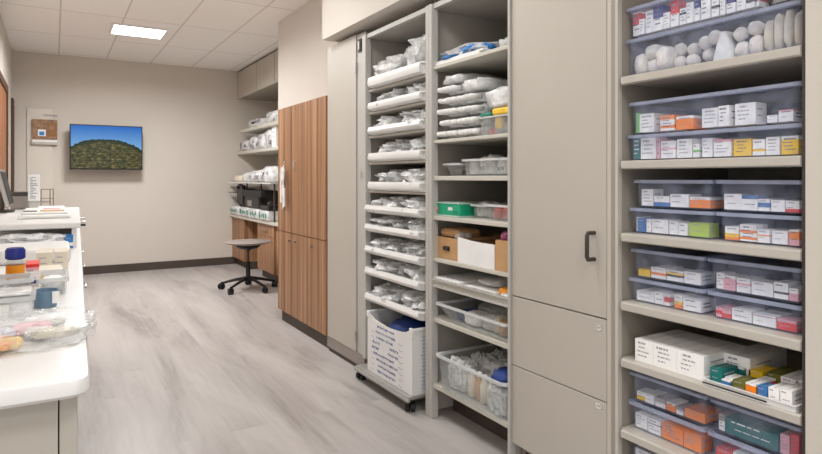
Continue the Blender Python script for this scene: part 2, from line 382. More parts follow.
BOXES=[
('A',1.304,1.336,0.078,'W.45 R.5 W.05','white carton with tall red panel'),
('A',1.281,1.302,0.050,'W1','short white carton with dark specks'),
('A',1.250,1.279,0.072,'W1','tall plain white carton beside navy capped one'),
('A',1.213,1.248,0.079,'W.5 N.5','white carton with two navy tops'),
('A',1.188,1.211,0.050,'W1','white carton between navy and orange ones'),
('A',1.158,1.186,0.080,'W.5 R.5','white carton with orange-red upper half'),
('A',1.133,1.155,0.050,'W.6 K.15 W.25','white carton with a small dark mark'),
('A',1.106,1.131,0.062,'W1','tall white carton right of the dark-marked one'),
('A',1.086,1.104,0.077,'W.5 N.5','white carton with narrow navy top'),
('A',1.053,1.083,0.071,'W1','wide white carton right of the narrow navy top'),
('A',1.027,1.050,0.050,'W.5 K.15 W.35','white carton with black printed spots'),
('A',1.007,1.023,0.056,'W1','tallest slim white carton'),
('A',0.977,1.004,0.050,'W.55 N.45','white carton with broad navy top'),
('A',0.947,0.974,0.050,'W1','white carton left of the green topped one'),
('A',0.922,0.946,0.050,'W.3 K.2 W.1 T.4','white carton with green top and black print'),
('A',0.909,0.920,0.050,'W.3 R.3 K.4','slim red and black carton'),
('C',1.306,1.334,0.066,'G1','bright green carton'),
('C',1.246,1.302,0.061,'W1','white carton next to the green one'),
('C',1.172,1.222,0.049,'W.15 O.2 W.35 O.3','pale orange and white carton'),
('C',1.107,1.167,0.041,'O.8 W.2','solid orange carton with white top edge'),
('C',1.031,1.081,0.057,'W1','square white carton right of the gap'),
('C',0.994,1.028,0.060,'W1','tall narrow white carton'),
('C',0.921,0.980,0.061,'W1','largest white carton with pink corner'),
('C',0.864,0.891,0.020,'W1','low flat white carton'),
('C',0.822,0.860,0.031,'W.85 P.15','white carton with pink line at the right'),
('D',1.302,1.330,0.072,'T1','dark teal carton'),
('D',1.239,1.298,0.070,'W1','white carton right of the teal one'),
('D',1.224,1.237,0.064,'P1','thin pink carton'),
('D',1.167,1.220,0.055,'W.5 P.1 W.4','white carton with pale pink panel'),
('D',1.112,1.163,0.058,'W1','broad white carton with grey print'),
('D',1.088,1.109,0.041,'W.4 G.15 W.45','short white carton with green line'),
('D',1.045,1.078,0.056,'W1','tall white carton right of a gap'),
('D',0.989,1.042,0.050,'W.85 P.15','wide white carton with red corner'),
('D',0.932,0.983,0.048,'Y1','plain yellow carton'),
('D',0.895,0.929,0.044,'W.25 Y.15 W.6','white carton with yellow line'),
('D',0.857,0.893,0.049,'W1','white carton between two yellow cartons'),
('D',0.809,0.852,0.049,'Y.8 W.2','yellow carton with pale top at the end'),
('E1',1.250,1.294,0.054,'W1','tall white carton at the far end'),
('E1',1.190,1.246,0.032,'B.4 W.6','white carton with blue lower half'),
('E1',1.122,1.186,0.040,'W1','white carton with green print'),
('E1',1.053,1.119,0.033,'O.75 W.25','orange carton with white lid'),
('E2',0.963,1.022,0.045,'W1','tall white carton with orange corner'),
('E2',0.915,0.960,0.042,'W.75 B.25','white carton with blue top'),
('E2',0.882,0.913,0.033,'W.3 B.4 W.3','white carton with wide blue band'),
('E2',0.843,0.879,0.031,'W1','white carton between blue and red ones'),
('E2',0.805,0.841,0.030,'R.3 W.7','white carton with red bottom'),
('F1',1.311,1.332,0.047,'W1','thin white carton left of the blue one'),
('F1',1.277,1.309,0.044,'B1','deep blue carton'),
('F1',1.256,1.275,0.043,'W1','thin white carton right of the blue one'),
('F1',1.193,1.252,0.044,'W1','broad white carton'),
('F1',1.159,1.190,0.041,'W1','narrow white carton with dark print'),
('F1',1.126,1.157,0.037,'W1','white carton beside the lime one'),
('F1',1.059,1.124,0.041,'L1','lime green carton'),
('F2',0.972,1.037,0.038,'O.2 Y.3 W.5','white carton with amber lower half'),
('F2',0.918,0.966,0.047,'W.1 O.15 W.25 O.15 W.35','white carton with orange stripes'),
('F2',0.882,0.915,0.036,'W.5 O.1 W.4','white carton with thin brown line'),
('F2',0.837,0.878,0.035,'W1','white carton with black line'),
('F2',0.806,0.832,0.041,'P.4 O.5 W.1','orange topped carton at the near end'),
('G1',1.261,1.306,0.022,'Y1','small yellow carton'),
('G1',1.202,1.256,0.035,'W.3 O.25 W.45','white carton with orange spot band'),
('G1',1.141,1.199,0.033,'W.4 K.2 Y.2 W.2','white carton with black and yellow bands'),
('G1',1.083,1.138,0.036,'W1','tilted plain white carton'),
('G2',1.014,1.059,0.046,'W1','white carton at the far end'),
('G2',0.977,1.013,0.042,'P.8 W.2','pink carton'),
('G2',0.935,0.974,0.040,'W.5 P.15 W.35','white carton with pink middle'),
('G2',0.873,0.932,0.037,'W1','widest white carton'),
('G2',0.834,0.871,0.043,'W.3 K.15 W.55','white carton with dark print'),
('G2',0.809,0.832,0.033,'P.6 W.4','small pink carton at the near end'),
('H1',1.246,1.314,0.032,'W1','white carton at the far end'),
('H1',1.211,1.245,0.037,'W1','white carton left of the red striped one'),
('H1',1.190,1.210,0.036,'W.3 R.45 W.25','thin white carton with red stripe'),
('H1',1.144,1.172,0.040,'O.3 Y.25 W.45','tall white and yellow carton'),
('H1',1.081,1.141,0.036,'W1','white carton at the near end'),
('H2',1.021,1.050,0.029,'P.3 R.35 P.35','dark pink carton'),
('H2',0.991,1.019,0.026,'R.5 P.5','second dark pink carton'),
('H2',0.931,0.988,0.033,'W1','white carton right of the pink pair'),
('H2',0.866,0.928,0.030,'W.8 P.1 W.1','long white carton'),
('H2',0.815,0.864,0.028,'R.75 P.25','red carton'),
('J1',1.283,1.322,0.026,'Y.5 W.5','yellow and white packet'),
('J1',1.245,1.279,0.029,'W1','white packet beside the yellow one'),
('J1',1.204,1.241,0.028,'W.5 S.5','grey and white packet'),
('J1',1.169,1.201,0.025,'O.8 W.2','small orange carton'),
('J1',1.141,1.165,0.020,'W.6 S.4','grey carton between two orange ones'),
('J1',1.069,1.136,0.028,'O1','large orange carton'),
('J2',1.013,1.050,0.046,'W.6 S.4','pale grey packet'),
('J2',0.860,1.007,0.043,'T1','long teal carton with white scrawl'),
('J2',0.832,0.856,0.051,'P1','pink packet'),
('J2',0.807,0.828,0.061,'R1','red carton at the near end'),
('K1',1.271,1.318,0.046,'W1','white carton at the far end'),
('K1',1.220,1.267,0.046,'W.6 S.1 W.3','white carton beside the orange pair'),
('K1',1.141,1.216,0.049,'O1','left one of two orange cartons'),
('K1',1.081,1.139,0.050,'O1','right one of two orange cartons'),
('K2',0.989,1.059,0.040,'R1','bright red carton'),
('K2',0.910,0.986,0.044,'W1','white carton beside the red one'),
('L',1.226,1.326,0.055,'S.5 W.5','greyish white carton with brown print'),
('L',1.121,1.222,0.065,'W1','plain white carton')]
# ------------------------------------------------------------------ the room
CZ = 2.70
struct('floor', MB('plank_floor').box(-4.2, 3.0, -3.6, 8.5, -.05, 0))
struct('ceiling', MB('ceiling_tiles').box(-4.2, 2.9, -3.0, 8.5, CZ, CZ+.05))
struct('wall_back', MB('wall_paint').box(-.52, 2.9, 8.4, 8.5, 0, CZ))
struct('wall_left', MB('wall_paint').box(-.52, -.42, .95, 8.4, 0, CZ))
struct('wall_right', MB('wall_paint').box(2.75, 2.9, -3.0, 8.4, 0, CZ))
struct('baseboard_back', MB('dark_base').box(-.42, 2.2, 8.388, 8.4, 0, .10))
struct('baseboard_left', MB('dark_base').box(-.42, -.408, 4.95, 8.388, 0, .10))
# soffits above the tall cabinets
struct('wall_soffit', MB('soffit_paint').box(1.85, 2.75, 3.70, 5.56, 1.78, CZ))
struct('wall_bulkhead', MB('soffit_paint').box(1.55, 2.75, -1.2, 3.74, 2.13, CZ))
# two doors in the left wall
def wall_door(name, y0, y1, z1):
    d = struct(name, MB('door_wood').box(-.425, -.412, y0+.07, y1-.07, 0, z1-.07))
    MB('door_wood_edge').box(-.42, -.398, y0, y0+.07, 0, z1).box(-.42, -.398, y1-.07, y1, 0, z1).box(-.42, -.398, y0+.07, y1-.07, z1-.07, z1).build('door_frame', d)
    MB('steel').tube([(-.405, y0+.14, 1.0), (-.36, y0+.14, 1.0), (-.36, y0+.25, 1.0)], .009).build('door_handle', d, smooth=True)
wall_door('door_1', 6.0, 7.3, 2.13)
wall_door('door_2', 8.12, 8.37, 2.11)

# ceiling light panels (the one in view and others added out of view)
def light_panel(x, y, label, power):
    t = thing('ceiling_light', label, 'ceiling light', (x, y, CZ-.02), 'square ceiling light panels')
    f = MB('white_plastic')
    a, b, w = .255, .225, .02
    f.box(x-a, x+a, y-b, y-b+w, CZ-.02, CZ-.001).box(x-a, x+a, y+b-w, y+b, CZ-.02, CZ-.001)
    f.box(x-a, x-a+w, y-b+w, y+b-w, CZ-.02, CZ-.001).box(x+a-w, x+a, y-b+w, y+b-w, CZ-.02, CZ-.001)
    f.build('light_frame', t)
    MB('diffuser').box(x-a+w, x+a-w, y-b+w, y+b-w, CZ-.014, CZ-.002).build('diffuser', t)
    l = bpy.data.lights.new('panel_lamp', 'AREA'); l.shape = 'RECTANGLE'; l.size = .5; l.size_y = .52
    l.energy = power; l.color = (1, .995, .985); l.spread = math.radians(165)
    o = bpy.data.objects.new('panel_lamp', l); COL.objects.link(o); o.location = (x, y, CZ-.03)
light_panel(.735, 6.60, 'lit square ceiling light panel in view above the back of the aisle', 50)
for x, y, p in ((.48, 5.0, 22), (.735, 3.5, 11), (.735, 1.9, 9), (.6, -.3, 18), (-1.5, .5, 22), (-1.5, -1.5, 24)):  # added out of view: first brightens the back, last two the shelf fronts
    light_panel(x, y, 'lit square ceiling light panel added overhead, outside the view towards the camera', p)

# television, brochure board
t = thing('television', 'flat television showing a blue sky over a scrubby hill, on the back wall', 'television', (.562, 8.4, 1.30))
MB('black').box(.160, .962, 8.205, 8.25, 1.303, 1.85, bev=.004).build('casing', t)
MB('screen_picture').box(.172, .950, 8.2035, 8.2049, 1.318, 1.838).build('screen', t)
MB('dark_steel').box(.40, .72, 8.25, 8.4, 1.42, 1.72).build('wall_mount', t)
t = thing('brochure_board', 'tall pale panel with a brown leaflet holder on the back wall', 'notice board', (-.15, 8.4, .92))
MB('board').box(-.275, -.02, 8.385, 8.4, .92, 2.03, bev=.002).build('panel', t)
h = MB('photo_brown').box(-.222, .035, 8.355, 8.385, 1.66, 1.90).build('leaflet_holder', t, label='brown clear fronted leaflet holder')
MB('blue_pack', 'white_paper').box(-.165, -.085, 8.352, 8.356, 1.70, 1.78, 'white_paper').box(-.15, -.10, 8.350, 8.353, 1.71, 1.755).build('leaflet', h, label='white leaflet with a blue square')
MB('kraft_dark').box(-.07, .025, 8.351, 8.356, 1.70, 1.86).box(-.06, .0, 8.350, 8.352, 1.78, 1.83, 'photo_brown').build('leaflet', h, label='brown leaflet')
MB('pink_soft', 'steel').box(-.228, .04, 8.35, 8.386, 1.60, 1.66, 'steel').box(-.222, .035, 8.348, 8.351, 1.63, 1.655, 'white_paper').build('holder_lip', h)
b = MB('ink')
for k in range(11): b.box(-.11+k*.0135, -.11+k*.0135+.009, 8.3835, 8.3855, 1.945, 1.962+.004*(k % 3))
b.build('heading', t)

# ------------------------------------------------------------------ walnut tall cabinet
def knob_pull(x, y, z, parent, L=.07):
    MB('steel').tube([(x, y, z+L/2), (x-.022, y, z+L/2), (x-.022, y, z-L/2), (x, y, z-L/2)], .0045).build('handle', parent, label='chrome pull', smooth=True)
t = thing('storage_cabinet', 'tall walnut striped cabinet of six doors beside the desk', 'cabinet', (1.95, 4.36, 0))
MB('walnut').box(1.642, 2.25, 3.852, 4.874, .10, 1.775).build('body', t)
MB('dark_base').box(1.655, 2.2, 3.853, 4.874, 0, .10).build('toe_kick', t)
ys = [3.852, 4.192, 4.533, 4.874]
for i in range(3):
    for (z0, z1) in ((.102, .757), (.763, 1.775)):
        d = MB('walnut').box(1.62, 1.641, ys[i]+.002, ys[i+1]-.002, z0, z1, bev=.0015).build('door', t)
        if z0 > .5:
            if i == 2: knob_pull(1.62, 4.655, 1.30, d)
            if i == 1: knob_pull(1.62, 4.435, 1.30, d)
        else:
            yk = {2: 4.577, 1: 4.439, 0: 4.094}[i]
            MB('steel').tube([(1.62, yk, .70), (1.598, yk, .70)], .009, rr=[.005, .011]).build('knob', d, label='small chrome knob', smooth=True)
# white lanyard bundle hanging on the left pull
b = MB('film_white', 'soft_white')
b.blob((1.585, 4.665, 1.22), (.012, .05, .07), 3, .3, 3, wr=.15)
b.blob((1.583, 4.64, 1.06), (.010, .03, .10), 5, .3, 3, wr=.2)
b.box(1.578, 1.588, 4.60, 4.625, .97, 1.12, 'soft_white').box(1.580, 1.592, 4.68, 4.70, 1.0, 1.2, 'soft_white')
b.tube([(1.592, 4.655, 1.285), (1.60, 4.655, 1.335), (1.592, 4.657, 1.25)], .004, 'soft_white')
b.build('hanging_bundle', label='white paper and plastic bundle hanging from a walnut door pull', cat='bundle', smooth=True)

# ------------------------------------------------------------------ metal storage wall
def hinge(mb, y, z, x=1.617): mb.box(x-.006, x+.004, y-.008, y+.008, z-.03, z+.03)
t = thing('storage_cabinet', 'narrow beige metal cabinet with one plain closed door between walnut cabinet and trays', 'cabinet', (1.93, 3.54, 0), 'beige metal storage cabinets')
MB('cab_gray').box(1.65, 2.25, 3.262, 3.845, .105, 2.10).build('body', t)
d = MB('beige').box(1.618, 1.640, 3.385, 3.838, .105, 2.105, bev=.003).build('door', t)
hb = MB('steel'); hinge(hb, 3.385, 1.895); hb.build('hinge', d)
hb = MB('steel'); hinge(hb, 3.385, .205); hb.build('hinge', d)
MB('cab_gray').box(1.626, 1.649, 3.268, 3.378, .105, 2.10).build('frame_post', t)
l = MB('black').box(1.617, 1.626, 3.315, 3.355, 1.985, 2.065).build('latch', t, label='black latch plate')
MB('steel').box(1.612, 1.6172, 3.328, 3.342, 2.0, 2.05).build('latch_bolt', l)
MB('steel').box(1.615, 1.626, 3.27, 3.31, 1.20, 1.245).build('catch', t)
MB('toe_gray').box(1.622, 2.2, 3.27, 3.85, .03, .104).box(1.63, 2.2, 3.27, 3.84, 0, .03, 'dark_base').build('toe_kick', t)

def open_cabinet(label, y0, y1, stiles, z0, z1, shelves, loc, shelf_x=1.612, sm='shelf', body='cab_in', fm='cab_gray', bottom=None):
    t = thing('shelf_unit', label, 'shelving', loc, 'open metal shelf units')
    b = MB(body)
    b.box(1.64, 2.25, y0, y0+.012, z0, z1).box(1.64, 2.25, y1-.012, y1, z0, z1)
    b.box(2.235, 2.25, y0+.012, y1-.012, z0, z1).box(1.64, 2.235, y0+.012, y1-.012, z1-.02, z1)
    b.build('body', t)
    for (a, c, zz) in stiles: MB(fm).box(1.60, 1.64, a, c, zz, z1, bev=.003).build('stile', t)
    MB(fm).box(1.612, 1.64, stiles[0][1], stiles[1][0], z1-.025, z1).build('top_rail', t)
    for (z, th, x0) in shelves:
        MB(sm).box(x0, 2.234, y0+.014, y1-.014, z-th, z, bev=.003).build('shelf', t)
    return t
TR = [1.735, 1.598, 1.455, 1.296, 1.128, .996, .882, .751, .622, .468]
bay1 = open_cabinet('open metal shelf unit holding the ladder of ten white pull-out trays', 2.540, 3.258,
    [(2.512, 2.540, 0), (3.215, 3.258, .105)], .105, 2.07,
    [(z-.002, .014, 1.622) for z in TR[:5]]+[(z-.002, .010, 1.66) for z in TR[5:]], (1.93, 2.885, 0))
bay2 = open_cabinet('open metal shelf unit with bottle packs, kraft boxes and a big clear bin', 1.892, 2.536,
    [(1.892, 1.905, 0), (2.482, 2.511, 0)], .02, 2.07,
    [(1.758, .018, 1.612), (1.388, .016, 1.612), (1.210, .022, 1.612), (1.012, .02, 1.612), (.802, .018, 1.612), (.690, .022, 1.612), (.505, .022, 1.612), (.175, .022, 1.612)],
    (1.93, 2.2, 0), sm='pale_shelf')
MB('cab_gray').box(1.60, 1.615, 1.906, 2.473, .694, .704).box(1.60, 1.615, 1.906, 2.473, .662, .672).build('label_rail', bay2)

MB('dark_base').box(1.76, 1.78, 1.906, 2.522, 0, .152).build('toe_kick', bay2)  # dark sheet painting the shade below the bottom shelf, no real toe kick
# closed cabinet with the big door and two drawers
t = thing('storage_cabinet', 'beige metal cabinet with tall handled door over two drawer fronts', 'cabinet', (1.93, 1.635, 0), 'beige metal storage cabinets')
MB('beige_edge').box(1.642, 2.25, 1.378, 1.890, .105, 2.125).box(1.612, 1.642, 1.378, 1.397, .105, 2.125).build('body', t)
d = MB('beige').box(1.612, 1.641, 1.400, 1.889, .717, 2.125, bev=.0015).build('door', t)
MB('dark_steel').tube([(1.612, 1.452, 1.008), (1.578, 1.452, 1.008), (1.574, 1.452, .999), (1.574, 1.452, .925), (1.578, 1.452, .916), (1.612, 1.452, .916)], .0075).build('handle', d, label='dark bronze bar handle', smooth=True)
for z0, z1, zl in ((.431, .712, .679), (.107, .427, .407)):
    dr = MB('beige').box(1.612, 1.641, 1.400, 1.889, z0, z1, bev=.0015).build('drawer', t)
    f = MB('white_plastic'); a, c = 1.421, 1.446; h = .0085; w = .0035; x = 1.6105
    f.box(x, 1.612, a, c, zl+h-w, zl+h).box(x, 1.612, a, c, zl-h, zl-h+w).box(x, 1.612, a, a+w, zl-h, zl+h).box(x, 1.612, c-w, c, zl-h, zl+h)
    f.build('label_holder', dr, label='small white label frame')
MB('gap_dark').box(1.638, 1.643, 1.40, 1.889, .425, .433).box(1.638, 1.643, 1.40, 1.889, .71, .719).build('seam', t)
MB('toe_gray').box(1.66, 2.2, 1.385, 1.885, 0, .104).box(1.6595, 1.662, 1.82, 1.86, .05, .07, 'gap_dark').build('toe_kick', t)

SH3 = [1.536, 1.257, 1.017, .789, .601, .366]
bay3 = thing('shelf_unit', 'open metal shelf unit at the right full of blue clear medicine bins', 'shelving', (1.93, 1.07, 0), 'open metal shelf units')
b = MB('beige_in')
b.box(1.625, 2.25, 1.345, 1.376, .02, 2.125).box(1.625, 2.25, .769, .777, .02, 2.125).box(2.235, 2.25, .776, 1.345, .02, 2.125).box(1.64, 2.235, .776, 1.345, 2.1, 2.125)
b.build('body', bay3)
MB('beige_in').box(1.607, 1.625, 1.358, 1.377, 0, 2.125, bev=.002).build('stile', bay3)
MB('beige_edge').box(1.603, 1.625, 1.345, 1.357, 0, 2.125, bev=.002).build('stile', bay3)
MB('dark_steel').box(1.607, 1.625, .7695, .7765, 0, 2.125, bev=.001).build('stile', bay3)
for z in SH3+[.06]:
    s = MB('shelf').box(1.618, 2.234, .780, 1.342, z-.02, z, bev=.002)
    s.loft([[(x, y, zz) for x, zz in ((1.606, z), (1.600, z-.004), (1.600, z-.024), (1.606, z-.028), (1.618, z-.028), (1.618, z))] for y in (.778, 1.330)])
    s.build('shelf', bay3)
t = thing('storage_cabinet', 'beige metal cabinet cut off by the right edge of the view', 'cabinet', (1.93, .45, 0), 'beige metal storage cabinets')
MB('beige_edge').box(1.642, 2.25, .16, .767, .105, 2.125).build('body', t)
MB('panel_pale').box(1.60, 1.641, .16, .766, .107, 2.125, bev=.0015).build('door', t)
MB('toe_gray').box(1.66, 2.2, .165, .75, 0, .104).build('toe_kick', t)

# ------------------------------------------------------------------ desk recess at the far right
for k, (a, c) in enumerate(((7.462, 8.398), (6.745, 7.462), (6.03, 6.745), (5.565, 6.03))):
    if k == 0:
        up = thing('wall_cabinet', 'beige wall cabinets under the ceiling in the back right corner', 'cabinet', (2.47, 7, 2.31))
        MB('beige_in').box(2.223, 2.75, 5.565, 8.398, 2.312, 2.672).box(2.2212, 2.2228, 5.565, 8.398, 2.314, 2.698, 'gap_dark').box(2.2228, 2.75, 5.565, 8.398, 2.672, 2.698, 'gap_dark').build('body', up)  # dark strips paint the shadow behind the door gaps and along the top
    MB('beige').box(2.20, 2.221, a+.008, c-.008, 2.305, 2.672, bev=.002).build('door', up)
for z, lab, y1 in ((1.86, 'upper open wall shelf with white packs in the desk recess', 8.25), (1.565, 'lower open wall shelf with grey packs in the desk recess', 8.39)):
    t = thing('wall_shelf', lab, 'shelf', (2.47, 7, z-.04), 'wall shelves over the desk')
    MB('pale_shelf').box(2.20, 2.75, 5.6, y1, z-.04, z, bev=.004).build('board', t)
    MB('pale_shelf').box(2.70, 2.75, 5.7, 5.73, z-.14, z-.04).box(2.70, 2.75, 7.2, 7.23, z-.14, z-.04).build('bracket', t)
def pack(name, x, y, z, rx, ry, h, seed, mat, label, cat, group, print_mat=None, wr=.1, p=3.5):
    b = MB(mat).blob((x, y, z+h*.45), (rx, ry, h*.55), seed, .12, 2.2, flat=z+.001, p=p, wr=wr)
    if print_mat:
        rr = random.Random(seed)
        for k in range(5):
            yy = y+(rr.random()-.5)*1.3*ry; zz = z+h*(.25+.5*rr.random()); s = ry*(.08+.14*rr.random())
            b.box(x-rx*.97-.004, x-rx*.80, yy-s, yy+s, zz-h*.10, zz+h*.10, print_mat)
    return b.build(name, label=label, cat=cat, group=group, smooth='all')
pack('supply_pack', 2.36, 7.74, 1.861, .13, .36, .12, 11, 'film_white', 'long white supply pack at the left of the upper wall shelf', 'pack', 'packs on the wall shelves', 'ink')
pack('supply_pack', 2.34, 6.98, 1.861, .12, .28, .15, 12, 'film_white', 'bulky white supply pack at the right of the upper wall shelf', 'pack', 'packs on the wall shelves', 'ink')
for k, (y, ry, h, lab) in enumerate(((8.17, .2, .16, 'leftmost printed white pack on the lower wall shelf'), (7.78, .19, .19, 'second printed white pack on the lower wall shelf'), (7.42, .17, .2, 'third printed white pack on the lower wall shelf'), (7.10, .12, .24, 'fourth printed white pack on the lower wall shelf, beside the tall boxes'))):
    pack('supply_pack', 2.34, y, 1.566, .12, ry, h, 20+k, 'film_white', lab, 'pack', 'packs on the wall shelves', 'ink')
def carton(name, x0, x1, y0, y1, z0, h, bands, label, cat='box', group=None, lines=3, ink='ink', seed=0, bev=.0008):
    """a card box; bands listed from the bottom up colour it, with lines of print on the front and near side"""
    rr = random.Random(seed); b = MB(); z = z0; tot = sum(f for _, f in bands)
    for i, (c, f) in enumerate(bands):
        z2 = z+h*f/tot
        lo = i == 0; hi = i == len(bands)-1
        L = [[(x0, y0, q), (x1, y0, q), (x1, y1, q), (x0, y1, q)] for q in (z, z2)]
        b.loft(L, 'card_'+c if 'card_'+c in MATS else c, lo, hi); z = z2
    n = lines; w = y1-y0
    for i in range(n):
        zz = z0+h*(.84-.66*i/max(1, n-.5)); a = y1-w*(.10+.12*rr.random()); c = a-w*(.3+.42*rr.random())
        c = max(c, y0+w*.06); t2 = min(.0032, h*.035)*(1.2 if i == 0 else .8)
        k = a
        while k > c+.001:
            e = max(c, k-w*(.06+.12*rr.random())); b.box(x0-.0004, x0+.0003, e, k, zz-t2, zz+t2, ink); k = e-w*.035
    xx = x1-x0
    for i in range(2):
        zz = z0+h*(.7-.3*i); b.box(x0+xx*.15, x0+xx*(.5+.3*rr.random()), y0-.0004, y0+.0003, zz-.0018, zz+.0018, ink)
    b.box(x0+.002, x1-.002, (y0+y1)/2-.0006, (y0+y1)/2+.0006, z0+h-.0002, z0+h+.0003, 'card_S')
    return b.build(name, label=label, cat=cat, group=group)
W1 = [('W', 1)]
carton('supply_box', 2.24, 2.42, 6.82, 6.96, 1.566, .27, W1, 'tall white box beside the walnut cabinet on the lower wall shelf', group='white boxes on the lower wall shelf', ink='ink_dark', seed=5, lines=4)
carton('supply_box', 2.26, 2.44, 6.50, 6.79, 1.566, .38, W1, 'tallest white box on the lower wall shelf, half hidden by the walnut cabinet', group='white boxes on the lower wall shelf', ink='ink_dark', seed=6, lines=4)

t = thing('desk', 'built-in desk with walnut pedestals in the back right recess', 'desk', (2.42, 6.9, 0))
MB('pale_shelf').box(2.10, 2.745, 5.58, 8.398, .665, .70, bev=.004).build('worktop', t)
d = MB('walnut').box(2.15, 2.74, 7.77, 8.398, .10, .664).build('pedestal', t)
MB('walnut').box(2.132, 2.149, 7.775, 8.393, .105, .655, bev=.001).build('door', d)
MB('steel').tube([(2.132, 8.32, .60), (2.11, 8.32, .60)], .008, rr=[.006, .013]).build('knob', d, smooth=True)
MB('dark_base').box(2.19, 2.74, 7.775, 8.393, 0, .10).build('toe_kick', t)
MB('walnut_dark').box(2.70, 2.745, 7.19, 7.77, 0, .664).build('modesty_panel', t)
d = MB('walnut').box(2.15, 2.74, 5.6, 7.19, .10, .664).build('pedestal', t)
MB('walnut').box(2.132, 2.149, 6.55, 7.185, .52, .655, bev=.001).build('drawer', d)
MB('walnut').box(2.132, 2.149, 6.55, 7.185, .105, .515, bev=.001).build('door', d)
MB('steel').tube([(2.132, 6.98, .60), (2.105, 6.98, .60), (2.105, 6.78, .60), (2.132, 6.78, .60)], .007).build('handle', d, smooth=True)
MB('steel').tube([(2.132, 6.62, .47), (2.11, 6.62, .47)], .008, rr=[.006, .013]).build('knob', d, smooth=True)
MB('dark_base').box(2.19, 2.74, 5.61, 7.18, 0, .10).build('toe_kick', t)
# sorter rack on the desk
t = thing('sorter_rack', 'clear two-tier paper sorter standing on the desk', 'rack', (2.3, 7.4, .70))
for z, ya, m_ in ((1.00, 8.02, 'dark_steel'), (1.135, 6.45, 'white_plastic')): MB(m_).box(2.06, 2.55, ya, 8.33, z, z+.010).build('tier', t)
for x, y in ((2.5, 6.5), (2.5, 8.25), (2.12, 6.5), (2.3, 8.25)): MB('dark_steel').box(x-.008, x+.008, y-.008, y+.008, .70, 1.14).build('post', t)
for k, (y, ry, h, x, lab) in enumerate(((8.0, .22, .09, 2.24, 'leftmost cream paper pile on the sorter rack'), (7.62, .24, .13, 2.26, 'second white paper pile on the sorter rack'), (7.2, .24, .15, 2.24, 'third bulky white bag on the sorter rack'), (6.78, .22, .19, 2.26, 'tallest white bag on the sorter rack beside the walnut cabinet'))):
    pack('paper_pile', x, y, 1.148, .17, ry, h, 30+k, 'film_white' if k else 'cream', lab, 'papers', 'papers and bags on the sorter rack', 'ink' if k > 1 else None, wr=.18, p=3)
def sheets(name, x0, x1, y0, y1, z, n, label, group):
    b = MB('white_paper'); rr = random.Random(n)
    for i in range(n):
        a = rr.uniform(-.012, .012); b.box(x0+a, x1+a, y0-a, y1-a, z+i*.006, z+i*.006+.005)
    b.build(name, label=label, cat='papers', group=group)
t = thing('desktop_printer', 'black desktop printer among the packs on the desk', 'printer', (2.2, 7.35, .82))
MB('black').box(2.10, 2.34, 7.02, 7.66, .835, 1.05, bev=.02).build('body', t)
MB('black_soft').box(2.07, 2.12, 6.85, 7.62, .97, 1.05, bev=.006).build('lid', t)
MB('toe_gray').box(2.094, 2.099, 7.32, 7.50, .85, .92).build('panel', t)
MB('black').box(2.13, 2.32, 7.06, 7.58, .826, .8355).build('foot', t)
t = thing('desktop_device', 'black boxy device at the left end of the desk behind the green packs', 'device', (2.15, 7.9, .82))
MB('black').box(2.09, 2.26, 7.70, 7.99, .862, 1.06, bev=.012).build('base', t)
MB('black_soft').tube([(2.11, 7.72, 1.08), (2.10, 7.80, 1.105), (2.10, 7.9, 1.105), (2.11, 7.98, 1.08)], .02, rr=[.028, .018, .018, .028]).build('grip', t, smooth=True)
MB('black_soft').box(2.12, 2.24, 7.73, 7.97, .826, .862).build('wedge', t)
t = thing('black_case', 'small black case on the desk right of the black printer', 'case', (2.15, 6.9, .82))
MB('black').box(2.09, 2.24, 6.62, 6.95, .826, .885, bev=.01).build('base', t)
MB('dark_steel').cyly(6.7, 6.8, 2.16, .90, .03).build('reel', t)
for k, (y, ry, lab) in enumerate(((8.13, .2, 'leftmost green printed white pack on the desk'), (7.62, .24, 'second green printed white pack on the desk, under the black boxy device'), (7.20, .17, 'third green printed white pack on the desk, below the black printer'), (6.82, .19, 'rightmost green printed white pack on the desk'))):
    b = MB('film_white').box(2.085, 2.3, y-ry, y+ry, .701, .824, bev=.022, seg=3)
    q = b; rr = random.Random(k)
    for j in range(4):
        yy = y+ry*(-.7+.42*j); q.box(2.0835, 2.0858, yy, yy+ry*.26, .73+.02*rr.random(), .77+.03*rr.random(), 'teal_print')
    b.build('supply_pack', label=lab, cat='pack', group='green printed packs on the desk', smooth=True)

# stool
sx, sy = 1.79, 6.38
t = thing('stool', 'grey cushioned swivel stool on a black five-star base by the desk', 'stool', (sx, sy, 0))
MB('seat_gray').lathe(sx, sy, [(.06, .470), (.15, .484), (.236, .506), (.242, .514), (.232, .522), (.10, .524)], seg=32).build('seat', t, smooth=True)
MB('black').lathe(sx, sy, [(.03, .425), (.10, .445), (.13, .468), (.12, .476)]).build('seat_plate', t, smooth=True)
MB('black').tube([(sx, sy-.05, .445), (sx-.05, sy-.23, .445)], .006).build('lever', t)
MB('dark_steel').lathe(sx, sy, [(.014, .13), (.014, .43)]).build('column', t, smooth=True)
MB('black').lathe(sx, sy, [(.022, .06), (.03, .075), (.03, .14), (.024, .15), (.024, .30), (.018, .305)]).build('gas_lift', t, smooth=True)
bs = MB('black')
for k in range(5):
    a = math.radians(72*k+2); dx, dy = math.cos(a), math.sin(a)
    bs.tube([(sx+dx*.02, sy+dy*.02, .125), (sx+dx*.14, sy+dy*.14, .105), (sx+dx*.29, sy+dy*.29, .066)], .012, rr=[.02, .016, .012])
bs.build('star_base', t, smooth=True)
